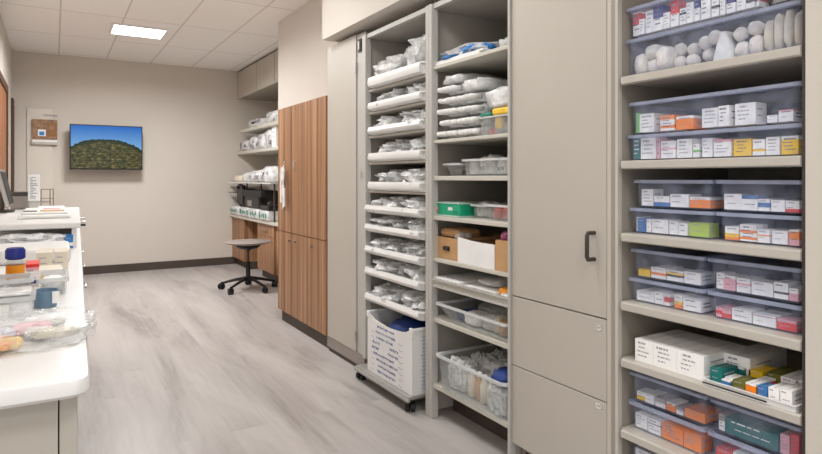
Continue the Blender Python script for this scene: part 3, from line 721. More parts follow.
def caster(x, y, r, a, parent, m='black', z=0):
    o = MB(m); ux, uy = -math.sin(a), math.cos(a)
    for s in (-1, 1):
        o.tube([(x+ux*s*.006, y+uy*s*.006, z+r), (x+ux*s*.024, y+uy*s*.024, z+r)], r, m, 14)
    o.tube([(x, y, z+r), (x, y, z+r*2.5)], .007, m)
    o = o.build('caster', parent, smooth=True)
for k in range(5):
    a = math.radians(72*k+2); caster(sx+math.cos(a)*.293, sy+math.sin(a)*.293, .032, a+1, t)
# ------------------------------------------------------------------ trays in the ladder unit
def tub(mb, x0, x1, y0, y1, z0, z1, taper, r=.02, wall=.004, lipw=.012, liph=.012, m=None, rim=None, front_dip=0):
    t = taper; w = wall
    mb.loft([rrect(x0+t, x1-t, y0+t, y1-t, z0, r), rrect(x0+lipw, x1-lipw, y0+lipw, y1-lipw, z1-liph, r),
             rrect(x0+lipw+w, x1-lipw-w, y0+lipw+w, y1-lipw-w, z1-liph, r), rrect(x0+t+w, x1-t-w, y0+t+w, y1-t-w, z0+w, r)], m)
    L = [rrect(x0+lipw-.001, x1-lipw+.001, y0+lipw-.001, y1-lipw+.001, z1-liph, r), rrect(x0, x1, y0, y1, z1-liph+.002, r),
         rrect(x0, x1, y0, y1, z1, r), rrect(x0+lipw+w, x1-lipw-w, y0+lipw+w, y1-lipw-w, z1, r), rrect(x0+lipw+w, x1-lipw-w, y0+lipw+w, y1-lipw-w, z1-liph, r)]
    tgt = rim if rim is not None else mb
    ls = [tgt.loop(l) for l in L]
    for a, b in zip(ls, ls[1:]+ls[:1]): tgt.bridge(a, b, m if rim is None else None)
ORD = ['topmost', 'second', 'third', 'fourth', 'fifth', 'sixth', 'seventh', 'eighth', 'ninth', 'lowest']
def bagheap(y0, y1, x0, x1, z, h, seed, label, group, mat='film', inner='gray_stuff', name='supply_bag', dense=2):
    b = MB(mat); cx, cy = (x0+x1)/2, (y0+y1)/2; rx, ry = (x1-x0)/2, (y1-y0)/2
    b.blob((cx, cy, z+h*.45), (rx, ry, h*.55), seed, .2, 2.4, flat=z+.001, p=3.2, nu=44, nv=22, wr=.20, wf=7)
    o = b.build(name, label=label, cat='bag', group=group, smooth=25)
    if inner:
        rr = random.Random(seed); c = MB(inner)
        for k in range(dense*4):
            yy = y0+(k+.5)/(dense*4)*(y1-y0); xx = x0+(x1-x0)*rr.uniform(.22, .6)
            mm = rr.choice([inner, 'soft_white', 'gray_stuff', 'toe_gray'])
            c.blob((xx, yy, z+h*.32), (rx*.3, ry*.14, h*rr.uniform(.25, .36)), seed+k, .3, 3, flat=z+.003, m=mm, nu=10, nv=7, p=2.6)
        c.build('contents', o, smooth=True)
    return o
for i, z in enumerate(TR):
    up = i < 5
    t = thing('pull_out_tray', ORD[i]+' white pull-out tray in the ladder of supply trays', 'tray', (1.9, 2.87, z), 'white pull-out trays')
    fh = (.062, .048, .046, .050, .050, .044, .044, .044, .046, .046)[i]
    x0 = 1.606 if up else 1.596
    y1 = 3.192 if up else 3.212
    b = MB('white_plastic')
    tub(b, x0, 2.2, 2.555, y1, z, z+fh, .014, r=.03, lipw=.010, liph=.010)
    b.build('pan', t, smooth=True)
    f = MB('white_plastic').loft([[(x, y, zz) for x, zz in ((x0+.012, z+.004), (x0-.003, z+.010), (x0-.009, z+fh*.5), (x0-.003, z+fh-.004), (x0+.012, z+fh))] for y in (2.58, y1-.03)])
    f.build('front_lip', t, smooth=True)
    H = (.22, .112, .115, .125, .125, .10, .105, .105, .115, .115)[i]
    ym = 2.62+.45*R.random()*.5+.12
    bagheap(ym+.004, y1-.018, x0+.02, 2.15, z+.006, H*(.92 if i else .8), 40+i*3, 'clear crumpled supply bag at the far end of the '+ORD[i]+' white tray', 'clear supply bags in the trays')
    bagheap(2.572, ym-.004, x0+.02, 2.15, z+.006, H, 41+i*3, 'clear crumpled supply bag at the near end of the '+ORD[i]+' white tray', 'clear supply bags in the trays')

# dolly and the big white bin
t = thing('dolly', 'low grey dolly on casters under the white scribbled bin', 'dolly', (1.85, 2.9, 0))
MB('dolly_gray').box(1.535, 2.15, 2.585, 3.205, .068, .086, bev=.006).box(1.525, 1.545, 2.575, 3.21, .062, .078, bev=.005).build('deck', t)
for x, y, a in ((1.572, 3.19, .4), (1.572, 2.62, .9), (2.08, 3.14, .2), (2.08, 2.65, .5)):
    caster(x, y, .024, a, t)
t = thing('white_bin', 'tall white plastic bin covered in blue handwriting on the dolly', 'bin', (1.85, 2.86, .087))
b = MB('white_plastic')
X0, Y0, Y1, ZB = 1.565, 2.592, 3.095, .087
zt = .425
# outer walls with a dipped front edge between two raised corners
n = 14
front = [(Y1-(Y1-Y0)*k/n, zt-.012-.030*math.sin(math.pi*min(1, max(0, (k-1)/(n-2))))**.5 if 0 < k < n else zt) for k in range(n+1)]
for a, c in zip(front, front[1:]):
    b.loft([[(x, a[0], ZB), (x, c[0], ZB), (x, c[0], c[1]), (x, a[0], a[1])] for x in (X0, X0+.006)])
b.box(X0+.0066, 2.05, Y0+.0003, Y0+.006, ZB, zt).box(X0+.0066, 2.05, Y1-.006, Y1-.0003, ZB, zt).box(2.0505, 2.056, Y0, Y1, ZB, zt).box(X0+.0066, 2.05, Y0+.0065, Y1-.0065, ZB, ZB+.006)
b.box(X0-.006, X0+.01, Y1-.028, Y1+.004, zt-.03, zt+.006, bev=.004).box(X0-.006, X0+.01, Y0-.004, Y0+.024, zt-.045, zt+.006, bev=.004)
b.box(X0+.008, 2.05, Y1-.008, Y1+.006, zt-.012, zt+.004, bev=.003).box(X0+.008, 2.05, Y0-.006, Y0+.008, zt-.012, zt+.004, bev=.003)
q = b; rr = random.Random(4)
for row in range(9):
    zz = .362-.031*row; yc = Y1-.10
    words = [(.24, .62), (.20, .64), (.22, .58), (.14, .72), (.12, .70), (.16, .62), (.22, .70), (.26, .66), (.24, .62)][row]
    y = Y1-(Y1-Y0)*words[0]
    yend = Y1-(Y1-Y0)*words[1]
    if row in (0, 1, 2, 5, 6, 7, 8):
        while y > yend:
            w = rr.uniform(.008, .016); hh = rr.uniform(.010, .017)
            pts = [(X0-.0014, y-w*j/4.0, zz+hh*(.5*math.sin(j*2.4+rr.random()*2))) for j in range(5)]
            q.tube(pts, .0012, 'ink_blue', seg=4); y -= w*rr.uniform(1.15, 1.4)
    else:
        for seg in ((words[0], words[0]+.16), (words[1]-.2, words[1])):
            y = Y1-(Y1-Y0)*seg[0]
            while y > Y1-(Y1-Y0)*seg[1]:
                w = rr.uniform(.008, .014)
                q.tube([(X0-.0014, y-w*j/4.0, zz+.008*math.sin(j*2+rr.random()*3)) for j in range(5)], .0011, 'ink_blue', seg=4); y -= w*1.3
    if row > 0:
        q.tube([(X0-.0014, Y1-.05-.012*j, zz-.006+.004*math.sin(j*2.)) for j in range(4)], .0008, 'ink_blue', seg=4)
        q.tube([(X0-.0014, Y1-.36-.012*j, zz-.012+.004*math.sin(j*2.)) for j in range(5)], .0008, 'ink_blue', seg=4)
b.build('tub', t)
q = MB('side_print')
for k in range(15):
    q.box(X0+.05+.01*rr.random(), X0+.10+.02*rr.random(), Y0-.0012, Y0+.0005, .11+k*.019, .11+k*.019+.011)
q.build('side_lettering', t)
MB('navy_cloth').blob((1.74, 2.86, .34), (.12, .17, .075), 8, .25, 3, wr=.1, wf=9).build('cloth_bundle', label='dark blue bundle inside the white scribbled bin', cat='cloth', smooth='all')
MB('black_soft').box(1.60, 2.03, 2.62, 3.07, .094, .262, bev=.02).build('dark_box', label='dark box under the blue bundle in the white bin', cat='box')

# ------------------------------------------------------------------ bottle pack shelves (second open unit)
z = 1.759
b = MB('film_white'); b.blob((1.86, 2.28, z+.034), (.22, .20, .045), 61, .15, 2, flat=z+.001, p=3.2, nu=40, nv=18, wr=.16)
o = b.build('plastic_bag', label='white plastic bag with blue lining on the top shelf', cat='bag', smooth=25)
MB('blue_pack').blob((1.70, 2.20, z+.040), (.07, .10, .022), 62, .15, 3, wr=.1).blob((1.68, 2.36, z+.030), (.05, .09, .012), 63, .2, 3, wr=.1).build('blue_lining', o, smooth=True)
MB('white_paper').box(1.635, 1.95, 2.12, 2.465, z, z+.012, bev=.003).box(1.64, 1.95, 2.10, 2.46, z+.012, z+.022, bev=.003).build('folded_sheet', label='folded white sheets under the blue lined bag', cat='linen')
pack('small_bag', 1.72, 1.985, z, .06, .045, .05, 64, 'film', 'small crumpled clear bag at the right end of the top shelf', 'bag', None, wr=.25)
z = 1.389
k = 0
def bottle_pack(x, y0, y1, z0, h, n, seed, label, rows=1):
    """a shrink-wrapped pack: white bottle caps in a row towards the aisle"""
    o = MB('film_white').blob((x+.188, (y0+y1)/2, z0+h/2), (.16, (y1-y0)/2*.99, h/2*1.0), seed, .04, 2, p=6, nu=40, nv=14, wr=.06).build('bottle_pack', label=label, cat='pack', group='wrapped packs of white bottles', smooth=30)
    r = min((y1-y0)/(2*n), h/(2*rows))*.84
    for i in range(n):
        for j in range(rows):
            c = MB('soft_white')
            yy = y0+(i+.5)*(y1-y0)/n; zz = z0+(j+.5)*h/rows; rr_ = random.Random(seed*9+i); dx = rr_.uniform(-.008, .006)
            L = [[(xx, yy+q*r*math.cos(t), zz+q*r*math.sin(t)) for t in [2*math.pi*s/10 for s in range(10)]] for xx, q in ((x+.04, .93), (x-.010+dx, .97), (x-.022+dx, .8), (x-.027+dx, .35))]
            c.loft(L); c.build('bottle', o, smooth='all')
names = ['bottom', 'second', 'third', 'fourth', 'fifth']
zz = z
for j in range(5):
    h = .054
    bottle_pack(1.645+.004*(j % 2), 2.293, 2.425-.006*(j % 2), zz, h-.002, 4, 70+j, names[j]+' white bottle pack from below in the far stack on the second shelf')
    if j < 4: bottle_pack(1.655+.006*((j+1) % 2), 2.150+.004*j, 2.285, zz, h-.002, 4, 80+j, names[j]+' white bottle pack from below in the middle stack on the second shelf')
    zz += h
pack('bandage_bag', 1.80, 2.355, zz-.001, .16, .085, .05, 90, 'film_white', 'loose white plastic bag on top of the far bottle stack', 'bag', None, wr=.14)
pack('bandage_bag', 1.80, 2.205, z+.054*4, .16, .085, .06, 91, 'film_white', 'loose white plastic bag on top of the middle bottle stack', 'bag', None, wr=.14)
t = thing('drawer_box', 'clear plastic bin with yellow and teal packets on the second shelf', 'bin', (1.85, 2.06, z))
b = MB('bin_clear'); rm = MB('clear_rim'); tub(b, 1.65, 2.1, 1.925, 2.146, z, z+.085, .006, r=.012, lipw=.006, liph=.008, rim=rm); b.build('tub', t); rm.build('rim', t)
MB('yellow_pack').box(1.66, 1.95, 1.93, 2.062, z+.088, z+.118, bev=.008).build('packet', label='yellow packet lying across the clear bin on the second shelf', cat='packet')
MB('teal_print').box(1.66, 1.9, 2.068, 2.143, z+.088, z+.104, bev=.005).build('packet', label='teal packet lying left of the yellow packet', cat='packet')
MB('yellow_pack').box(1.675, 1.70, 2.02, 2.06, z+.03, z+.082, bev=.006).build('packet', label='small yellow packet inside the clear bin on the second shelf', cat='packet')
MB('red_pack').blob((1.70, 2.10, z+.02), (.02, .024, .014), 5, .2).build('packet', label='small dark red packet low in the clear bin', cat='packet', smooth='all')
MB('film').box(1.75, 2.05, 1.96, 2.16, z+.006, z+.07, bev=.01).build('packet', label='clear wrapped packet at the back of the second shelf bin', cat='packet')
pack('bandage_bag', 1.84, 2.035, z+.119, .18, .112, .10, 92, 'film_white', 'large flat white plastic bag above the yellow packet', 'bag', None, wr=.10)
z = 1.211
def bin_thing(label, x0, x1, y0, y1, z0, z1, body='bin_clear', rim='clear_rim', taper=.014, group=None, r=.02, lipw=.010, name='clear_bin'):
    t = thing(name, label, 'bin', ((x0+x1)/2, (y0+y1)/2, z0), group)
    b = MB(body); rm = MB(rim); tub(b, x0, x1, y0, y1, z0, z1, taper, r=r, lipw=lipw, rim=rm)
    b.build('tub', t, smooth=True); rm.build('rim', t, smooth=True); return t
bin_thing('small empty clear tray at the left of the third shelf', 1.67, 1.86, 2.325, 2.46, z, z+.062, taper=.03)
MB('steel').box(1.72, 1.82, 2.36, 2.42, z+.006, z+.035, bev=.006).build('instrument_case', label='small grey case in the clear tray on the third shelf', cat='case')
bin_thing('clear bin of white packets on the third shelf', 1.67, 2.05, 1.925, 2.305, z, z+.078)
for i in range(6):
    y = 2.275-.062*i
    pack('packet', 1.735+.01*(i % 2), y-.02, z+.006, .035, .028, .075+.008*(i % 3), 100+i, 'film_white' if i % 2 == 0 else 'soft_white', 'white packet number %s from the left in the third shelf clear bin' % ['one', 'two', 'three', 'four', 'five', 'six'][i], 'packet', 'white packets in the third shelf bin', 'ink' if i % 2 else None, wr=.16)
z = 1.013
b = MB('green_pack', 'white_plastic').box(1.645, 1.8, 2.275, 2.455, z+.006, z+.062, bev=.006).box(1.640, 1.81, 2.268, 2.462, z, z+.007, 'white_plastic', bev=.002).box(1.642, 1.81, 2.27, 2.46, z+.060, z+.069, 'white_plastic', bev=.003)
b.box(1.6435, 1.6455, 2.33, 2.365, z+.03, z+.045, 'white_plastic').box(1.6435, 1.6455, 2.29, 2.32, z+.018, z+.03, 'teal_print')
b.build('supply_box', label='green and white box on the fourth shelf', cat='box')
MB('pink_soft').blob((1.645, 2.464, z+.028), (.018, .0095, .018), 2, .05).build('pink_ball', label='small pink ball at the left end of the fourth shelf', cat='ball', smooth='all')
bin_thing('clear bin right behind the green box on the fourth shelf', 1.69, 2.05, 2.14, 2.266, z, z+.064)
pack('film_roll', 1.76, 2.20, z+.006, .05, .045, .07, 121, 'film', 'crumpled clear film in the bin beside the green box', 'film', None, wr=.2)
bin_thing('clear bin with red packets at the right of the fourth shelf', 1.66, 2.05, 1.91, 2.132, z, z+.07)
for i, (y, m, l) in enumerate(((2.07, 'red_pack', 'left red packet in the fourth shelf clear bin'), (2.01, 'red_pack', 'middle red packet in the fourth shelf clear bin'), (1.955, 'yellow_pack', 'yellow packet right of the red ones on the fourth shelf'))):
    pack('packet', 1.72, y, z+.006, .032, .026, .05+.008*i, 124+i, m, l, 'packet', None, wr=.12)
z = .803
def openbox(name, x0, x1, y0, y1, z0, h, m, label, front=None, side=None):
    b = MB(m); w = .004
    b.box(x0, x0+w, y0, y1, z0, z0+h, front or m).box(x1-w, x1, y0, y1, z0, z0+h).box(x0+w, x1-w, y0, y0+w, z0, z0+h, side or m).box(x0+w, x1-w, y1-w, y1, z0, z0+h).box(x0, x1, y0, y1, z0-.0005, z0+.003)
    return b.build(name, label=label, cat='box')
o = openbox('cardboard_box', 1.65, 2.0, 2.29, 2.462, z, .105, 'kraft', 'open brown cardboard box with a dark hand hole on the fifth shelf')
MB('black').tube([(1.6495, 2.36, z+.052), (1.6495, 2.405, z+.052)], .011).build('hand_hole', o)
MB('kraft').box(1.66, 1.80, 2.30, 2.46, z+.104, z+.148, bev=.02).build('paper_roll', label='brown paper roll on the cardboard box', cat='paper')
pack('cling_bag', 1.70, 2.315, z+.10, .04, .022, .035, 131, 'film', 'small clear bag tucked at the right of the cardboard box', 'bag', None, wr=.2)
b = MB('white_paper')
n = 12; y0, y1 = 2.012, 2.272
top = [(y1-(y1-y0)*k/n, z+.118-.010*(k/n)-.004*math.sin(math.pi*k/n)) for k in range(n+1)]
for a, c in zip(top, top[1:]): b.loft([[(x, a[0], z), (x, c[0], z), (x, c[0], c[1]), (x, a[0], a[1])] for x in (1.632, 1.637)])
o = b
o.box(1.637, 2.0, y1-.005, y1, z, z+.112, 'kraft').box(1.637, 2.0, y0-.004, y0+.001, z, z+.105, 'kraft').box(1.996, 2.0, y0, y1, z, z+.11, 'kraft_dark').box(1.637, 2.0, y0, y1, z, z+.003, 'kraft')
o.build('carton_bin', label='white fronted open carton on the fifth shelf', cat='box')
MB('kraft_dark').box(1.66, 1.98, 2.03, 2.26, z+.006, z+.098).build('brown_pad', label='dark brown pad inside the white fronted carton', cat='box')
carton('cardboard_box', 1.632, 1.95, 1.912, 2.004, z, .13, [('kraft', 1)], 'narrow brown box at the right end of the fifth shelf', lines=0)
pack('patterned_bag', 1.70, 1.957, z+.1305, .06, .04, .04, 135, 'purple_red', 'purple and red patterned bag on the narrow brown box', 'bag', None, wr=.2)
MB('film_white').blob((1.635, 1.985, z+.10), (.0025, .022, .028), 3, .2, 3, m='purple_red').build('patterned_tag', label='purple patterned flap hanging on the narrow brown box front', cat='bag', smooth='all')
z = .691
sheets('paper_stack', 1.63, 2.0, 2.25, 2.465, z, 3, 'white paper stack at the left of the sixth shelf', None)
sheets('paper_stack', 1.625, 1.98, 2.02, 2.24, z, 2, 'thin white paper stack in the middle of the sixth shelf', None)
pack('packet', 1.78, 2.15, z+.013, .09, .07, .03, 140, 'gray_stuff', 'dark grey packet lying on the sixth shelf papers', 'packet', None)
MB('amber').box(1.655, 1.72, 1.915, 2.015, z+.001, z+.034, bev=.010).build('packet', label='amber yellow packet at the right of the sixth shelf', cat='packet')
pack('small_bag', 1.645, 1.945, z+.001, .02, .03, .018, 141, 'film_white', 'small white wrap in front of the amber packet', 'bag', None)
z = .506
t = bin_thing('wide clear tray of mixed packets on the seventh shelf', 1.60, 2.15, 1.908, 2.418, z, z+.085, taper=.05)
for i, (x, y, rx, ry, h, m, l) in enumerate(((1.73, 2.31, .06, .045, .05, 'navy_cloth', 'navy packet at the left of the seventh shelf tray'), (1.71, 2.22, .05, .06, .06, 'soft_white', 'white gauze bundle in the seventh shelf tray'),
        (1.72, 2.11, .05, .045, .07, 'film_white', 'wrapped white packet in the seventh shelf tray'), (1.71, 2.05, .04, .018, .075, 'cream', 'cream packet in the seventh shelf tray'), (1.70, 2.005, .04, .02, .07, 'kraft', 'tan packet in the seventh shelf tray'), (1.70, 1.965, .03, .015, .05, 'purple_red', 'dark purple packet at the right of the seventh shelf tray'))):
    pack('packet', x, y, z+.006, rx, ry, h, 150+i, m, l, 'packet', None, wr=.12)
pack('packet', 1.92, 2.2, z+.006, .1, .2, .06, 158, 'gray_stuff', 'grey wrapped packet at the back of the seventh shelf tray', 'packet', None)
z = .176
bin_thing('large clear bin of bags and bottles on the bottom shelf', 1.595, 2.2, 1.908, 2.418, z, z+.165, taper=.02, r=.03)
for i in range(4):
    bagheap(2.25-.02*(i % 2)+.0, 2.392, 1.65+.12*i, 1.765+.12*i, z+.006, .14, 160+i, ['front', 'second', 'third', 'back'][i]+' crumpled clear bag at the left of the bottom shelf bin', 'clear bags in the bottom shelf bin', mat='film', dense=1)
for i in range(4):
    y = 2.215-.043*i; x = 1.655+.006*(i % 2)
    c = MB('cream' if i != 1 else 'kraft')
    c.lathe(x+.02, y, [(.018, z+.006), (.021, z+.012), (.021, z+.085), (.014, z+.098), (.012, z+.11)], seg=14)
    o = c.build('bottle', label=['leftmost pale bottle', 'tan bottle', 'third pale bottle', 'rightmost pale bottle'][i]+' standing in the bottom shelf bin', cat='bottle', group='bottles in the bottom shelf bin', smooth=True)
    MB('soft_white').lathe(x+.02, y, [(.013, z+.11), (.013, z+.128), (.010, z+.130)], seg=12).build('cap', o, smooth=True)
bagheap(2.0, 2.225, 1.72, 2.15, z+.006, .16, 170, 'broad clear bag behind the bottles in the bottom shelf bin', None, dense=2)
bagheap(1.935, 2.07, 1.63, 1.72, z+.006, .11, 171, 'white wrapped bag at the right front of the bottom shelf bin', None, mat='film_white', dense=1)
MB('navy_cloth').blob((1.70, 2.0, z+.155), (.075, .062, .038), 9, .3, 3, wr=.15, wf=8).build('blue_cloth', label='crumpled dark blue cloth on top of the bottom shelf bin', cat='cloth', smooth='all')

# ------------------------------------------------------------------ medicine bins at the right
BINS = {'A': (.893, 1.347, 1.671, 1.767, 'upper blue clear bin of upright cartons on the top shelf', 'top shelf upper bin'),
 'B': (.788, 1.349, 1.537, 1.661, 'blue clear bin of cotton balls on the top shelf', ''),
 'C': (.788, 1.334, 1.346, 1.450, 'upper blue clear bin on the second shelf', 'second shelf upper bin'),
 'D': (.788, 1.345, 1.258, 1.342, 'lower blue clear bin on the second shelf', 'second shelf lower bin'),
 'E1': (1.033, 1.315, 1.105, 1.194, 'upper left blue clear bin on the third shelf', 'third shelf upper left bin'),
 'E2': (.788, 1.029, 1.105, 1.194, 'upper right blue clear bin on the third shelf', 'third shelf upper right bin'),
 'F1': (1.031, 1.330, 1.018, 1.101, 'lower left blue clear bin on the third shelf', 'third shelf lower left bin'),
 'F2': (.788, 1.027, 1.018, 1.101, 'lower right blue clear bin on the third shelf', 'third shelf lower right bin'),
 'G1': (1.058, 1.326, .872, .965, 'upper left blue clear bin on the fourth shelf', 'fourth shelf upper left bin'),
 'G2': (.788, 1.054, .872, .965, 'upper right blue clear bin on the fourth shelf', 'fourth shelf upper right bin'),
 'H1': (1.058, 1.335, .790, .868, 'lower left blue clear bin on the fourth shelf', 'fourth shelf lower left bin'),
 'H2': (.788, 1.054, .790, .868, 'lower right blue clear bin on the fourth shelf', 'fourth shelf lower right bin'),
 'J1': (1.050, 1.332, .460, .555, 'upper left blue clear bin below the long white cartons', 'upper left bin of the lowest pair row'),
 'J2': (.788, 1.046, .460, .555, 'upper right blue clear bin below the tray of small cartons', 'upper right bin of the lowest pair row'),
 'K1': (1.058, 1.336, .367, .456, 'lower left blue clear bin with two orange cartons', 'lower left bin of the lowest pair row'),
 'K2': (.788, 1.054, .367, .456, 'lower right blue clear bin with a red carton', 'lower right bin of the lowest pair row'),
 'L': (1.062, 1.337, .240, .335, 'blue clear bin under the bottom shelf edge', 'bin under the bottom shelf edge')}
t = MB('shelf').box(1.64, 2.2, .785, 1.338, .222, .2395, bev=.002).build('shelf', bay3)
for k, (y0, y1, z0, z1, lab, ph) in BINS.items():
    bin_thing(lab, 1.646, 2.12, y0, y1, z0, z1, 'bin_blue', 'bin_rim', .013, 'blue clear medicine bins', r=.014, lipw=.009, name='medicine_bin')
bin_thing('grey translucent bin at the right end above the cotton ball bin', 1.66, 2.10, .786, .888, 1.671, 1.80, 'bin_gray', 'bin_gray', .006, None, name='medicine_bin')
cnt = {}
ordn = ['first', 'second', 'third', 'fourth', 'fifth', 'sixth', 'seventh', 'eighth', 'ninth', 'tenth', 'eleventh', 'twelfth', 'thirteenth', 'fourteenth', 'fifteenth', 'sixteenth']
for i, (k, y0, y1, h, bands, desc) in enumerate(BOXES):
    B0 = BINS[k]
    hi = B0[1]-.0185; lo = B0[0]+.0185
    if y1 > hi: y0 -= min(y1-hi, .004); y1 = hi
    y0 = max(y0, lo)
    if y1-y0 < .008: y1 = y0+.008
    rr = random.Random(i)
    n = cnt.get(k, 0); cnt[k] = n+1
    bl = [(s[0], float(s[1:])) for s in bands.split()]
    x0 = 1.666+.004*rr.random()
    dep = rr.uniform(.05, .09)
    lab = desc+', '+ordn[n]+' from the left in the '+B0[5]
    w = lab.split()
    if len(w) > 16: lab = desc+', '+ordn[n]+' in the '+B0[5]; w = lab.split()
    if len(w) > 16: lab = ' '.join(desc.split()[:4])+', '+ordn[n]+' in the '+B0[5]
    carton('medicine_carton', x0, x0+dep, y0, y1-.0012, B0[2]+.0045, h, bl, lab, 'carton', 'medicine cartons in the blue clear bins', lines=4 if h > .045 else 2, seed=i, ink='card_W' if bands == 'T1' else ('ink' if i % 3 else 'ink_dark'))
# cotton bin contents
z = 1.537+.006
def put(mat, y, x, rx, ry, rz, zc, seed, lab, cat='cotton', name='cotton_ball', group='cotton balls and puffs', p=2, wr=.05):
    MB(mat).blob((x, y, zc), (rx, ry, rz), seed, .10, 2, flat=z, p=p, wr=wr).build(name, label=lab, cat=cat, group=group, smooth='all')
put('cotton', 1.306, 1.70, .034, .0235, .036, z+.036, 1, 'white gauze roll at the far end of the cotton bin', 'gauze', 'gauze_roll', 'gauze rolls in the cotton bin', 3)
put('cotton', 1.255, 1.71, .038, .028, .024, z+.024, 2, 'white gauze roll lying low, second in the cotton bin', 'gauze', 'gauze_roll', 'gauze rolls in the cotton bin', 3)
put('cotton', 1.266, 1.71, .036, .028, .024, z+.072, 3, 'white gauze roll stacked high over the second one', 'gauze', 'gauze_roll', 'gauze rolls in the cotton bin', 3)
put('cotton', 1.212, 1.69, .032, .027, .036, z+.042, 4, 'white gauze roll left of the cotton balls', 'gauze', 'gauze_roll', 'gauze rolls in the cotton bin', 3)
for i, (y, zc, lab) in enumerate(((1.172, .022, 'lowest leftmost cotton ball in the cotton bin'), (1.180, .065, 'high leftmost cotton ball in the cotton bin'), (1.140, .060, 'second high cotton ball in the cotton bin'), (1.128, .021, 'second low cotton ball in the cotton bin'),
        (1.094, .072, 'third high cotton ball, under the upper bin'), (1.090, .035, 'third low cotton ball left of the white bottle'), (1.056, .078, 'cotton ball behind the top of the white bottle'))):
    put('cotton', y, 1.70+.012*(i % 3), .021, .0205, .021, z+zc, 10+i, lab, p=2, wr=.03)
b = MB('soft_white'); b.loft([rrect(1.672, 1.715, 1.02-a, 1.02+a, zz, .01) for a, zz in ((.030, z), (.030, z+.012), (.020, z+.05), (.013, z+.07), (.012, z+.085))])
b.build('white_bottle', label='white tapered bottle in the cotton bin', cat='bottle', smooth=True)
for i, (y, zc, ry, rz, lab) in enumerate(((.972, .025, .022, .025, 'first low puff right of the white bottle'), (.978, .072, .020, .02, 'first high puff right of the white bottle'), (.93, .03, .022, .03, 'second low puff right of the white bottle'), (.935, .080, .022, .02, 'second high puff right of the white bottle'))):
    put('cotton', y, 1.70, .024, ry, rz, z+zc, 30+i, lab, wr=.08)
for i, (y, rz) in enumerate(((.893, .046), (.868, .052), (.842, .054), (.816, .048))):
    put('cream', y, 1.70, .026, .0125, rz, z+rz, 40+i, ['leftmost', 'second', 'third', 'rightmost'][i]+' cream swab bundle at the right of the cotton bin', 'swabs', 'swab_bundle', 'cream swab bundles', 2.6, wr=.15)
# carton shelf
z = .6015
for i, (y0, y1) in enumerate(((1.228, 1.296), (1.144, 1.2265), (1.055, 1.1425))):
    carton('supply_carton', 1.64, 1.86, y0, y1, z, .072, W1, ['leftmost', 'middle', 'rightmost front'][i]+' long white printed carton on the fifth shelf', group='long white printed cartons', ink='ink', lines=4, seed=50+i)
carton('supply_carton', 1.74, 1.94, .975, 1.054, z, .070, W1, 'white printed carton standing back behind the teal carton', group='long white printed cartons', ink='ink', lines=4, seed=58)
t = thing('carton_tray', 'low pale tray of small cartons on the fifth shelf', 'tray', (1.76, .89, z))
b = MB('white_plastic'); tub(b, 1.612, 1.92, .788, 1.045, z, z+.018, .004, r=.006, wall=.003, lipw=.003, liph=.004); b.build('pan', t)
MB('black').box(1.6096, 1.6118, .86, 1.04, z+.006, z+.0095).build('label_strip', t, label='dark strip along the tray front')
small = [('T', 1.64, 1.72, 1.000, 1.035, .044, 'teal carton at the left front of the small carton tray'), ('T', 1.725, 1.735, .985, 1.035, .040, 'long teal carton behind the front teal one'), ('Y', 1.65, 1.70, .968, .996, .026, 'yellow carton beside the teal one in the tray'),
 ('Y', 1.74, 1.82, .940, .980, .036, 'yellow carton at the back of the small carton tray'), ('B', 1.632, 1.655, .972, .996, .022, 'tiny blue carton in front of the yellow one'), ('olive', 1.635, 1.70, .930, .965, .030, 'olive yellow carton in the tray middle'), ('olive', 1.75, 1.85, .895, .935, .040, 'dark olive carton at the back of the tray'),
 ('O', 1.63, 1.68, .898, .926, .034, 'orange carton in the small carton tray'), ('R', 1.685, 1.73, .898, .926, .034, 'red carton behind the orange one in the tray'), ('B', 1.63, 1.68, .868, .894, .034, 'blue carton right of the orange one'), ('W', 1.63, 1.70, .838, .865, .040, 'white carton right of the blue one in the tray'),
 ('W', 1.63, 1.72, .806, .835, .044, 'white carton at the right end of the tray'), ('W', 1.74, 1.84, .85, .89, .042, 'white carton behind the blue one in the tray'), ('S', 1.74, 1.86, .80, .845, .045, 'grey carton at the back right of the tray')]
for i, (c, x0, x1, y0, y1, h, lab) in enumerate(small):
    carton('medicine_carton', x0, x1, y0, y1, z+.0035, h, [(c, .85), ('W' if i % 3 else c, .15)] if c != 'olive' else [('olive', 1)], lab, 'carton', 'small cartons in the low tray', lines=2, seed=80+i)
# ------------------------------------------------------------------ long counter at the left
PV = (.05, 1.08, 0); RZ = math.radians(-1.65)
def place(o): o.rotation_euler = (0, 0, RZ); return o
X1 = .05
def base_unit(label, y0, y1, end=False):
    t = thing('base_cabinet', label, 'cabinet', PV, 'counter base cabinets'); place(t)
    b = MB('beige').box(-.405, X1-.046, y0, y1, .10, .849)
    b.build('body', t)
    MB('dark_base').box(-.40, X1-.09, y0+.01, y1-.01, 0, .10).build('toe_kick', t)
    n = 2
    for k in range(n):
        a, c = y0+(y1-y0)*k/n, y0+(y1-y0)*(k+1)/n
        MB('beige').box(X1-.044, X1-.018, a+.002, c-.002, .105, .62, bev=.0015).build('door', t)
        d = MB('beige').box(X1-.044, X1-.018, a+.002, c-.002, .625, .845, bev=.0015).build('drawer', t)
        yc, z = (a+c)/2+(.06 if end else 0), .79
        if end and k == 0: continue
        MB('steel').tube([(X1-.018, yc-.05, z), (X1+.010, yc-.05, z), (X1+.010, yc+.05, z), (X1-.018, yc+.05, z)], .004).build('handle', d, smooth=True)
base_unit('nearest beige base cabinet under the white counter', 1.125, 2.30, True)
base_unit('middle beige base cabinet under the white counter', 2.305, 3.49)
base_unit('farthest beige base cabinet under the raised counter', 3.495, 4.66)
b = MB('counter_white')
r = .028
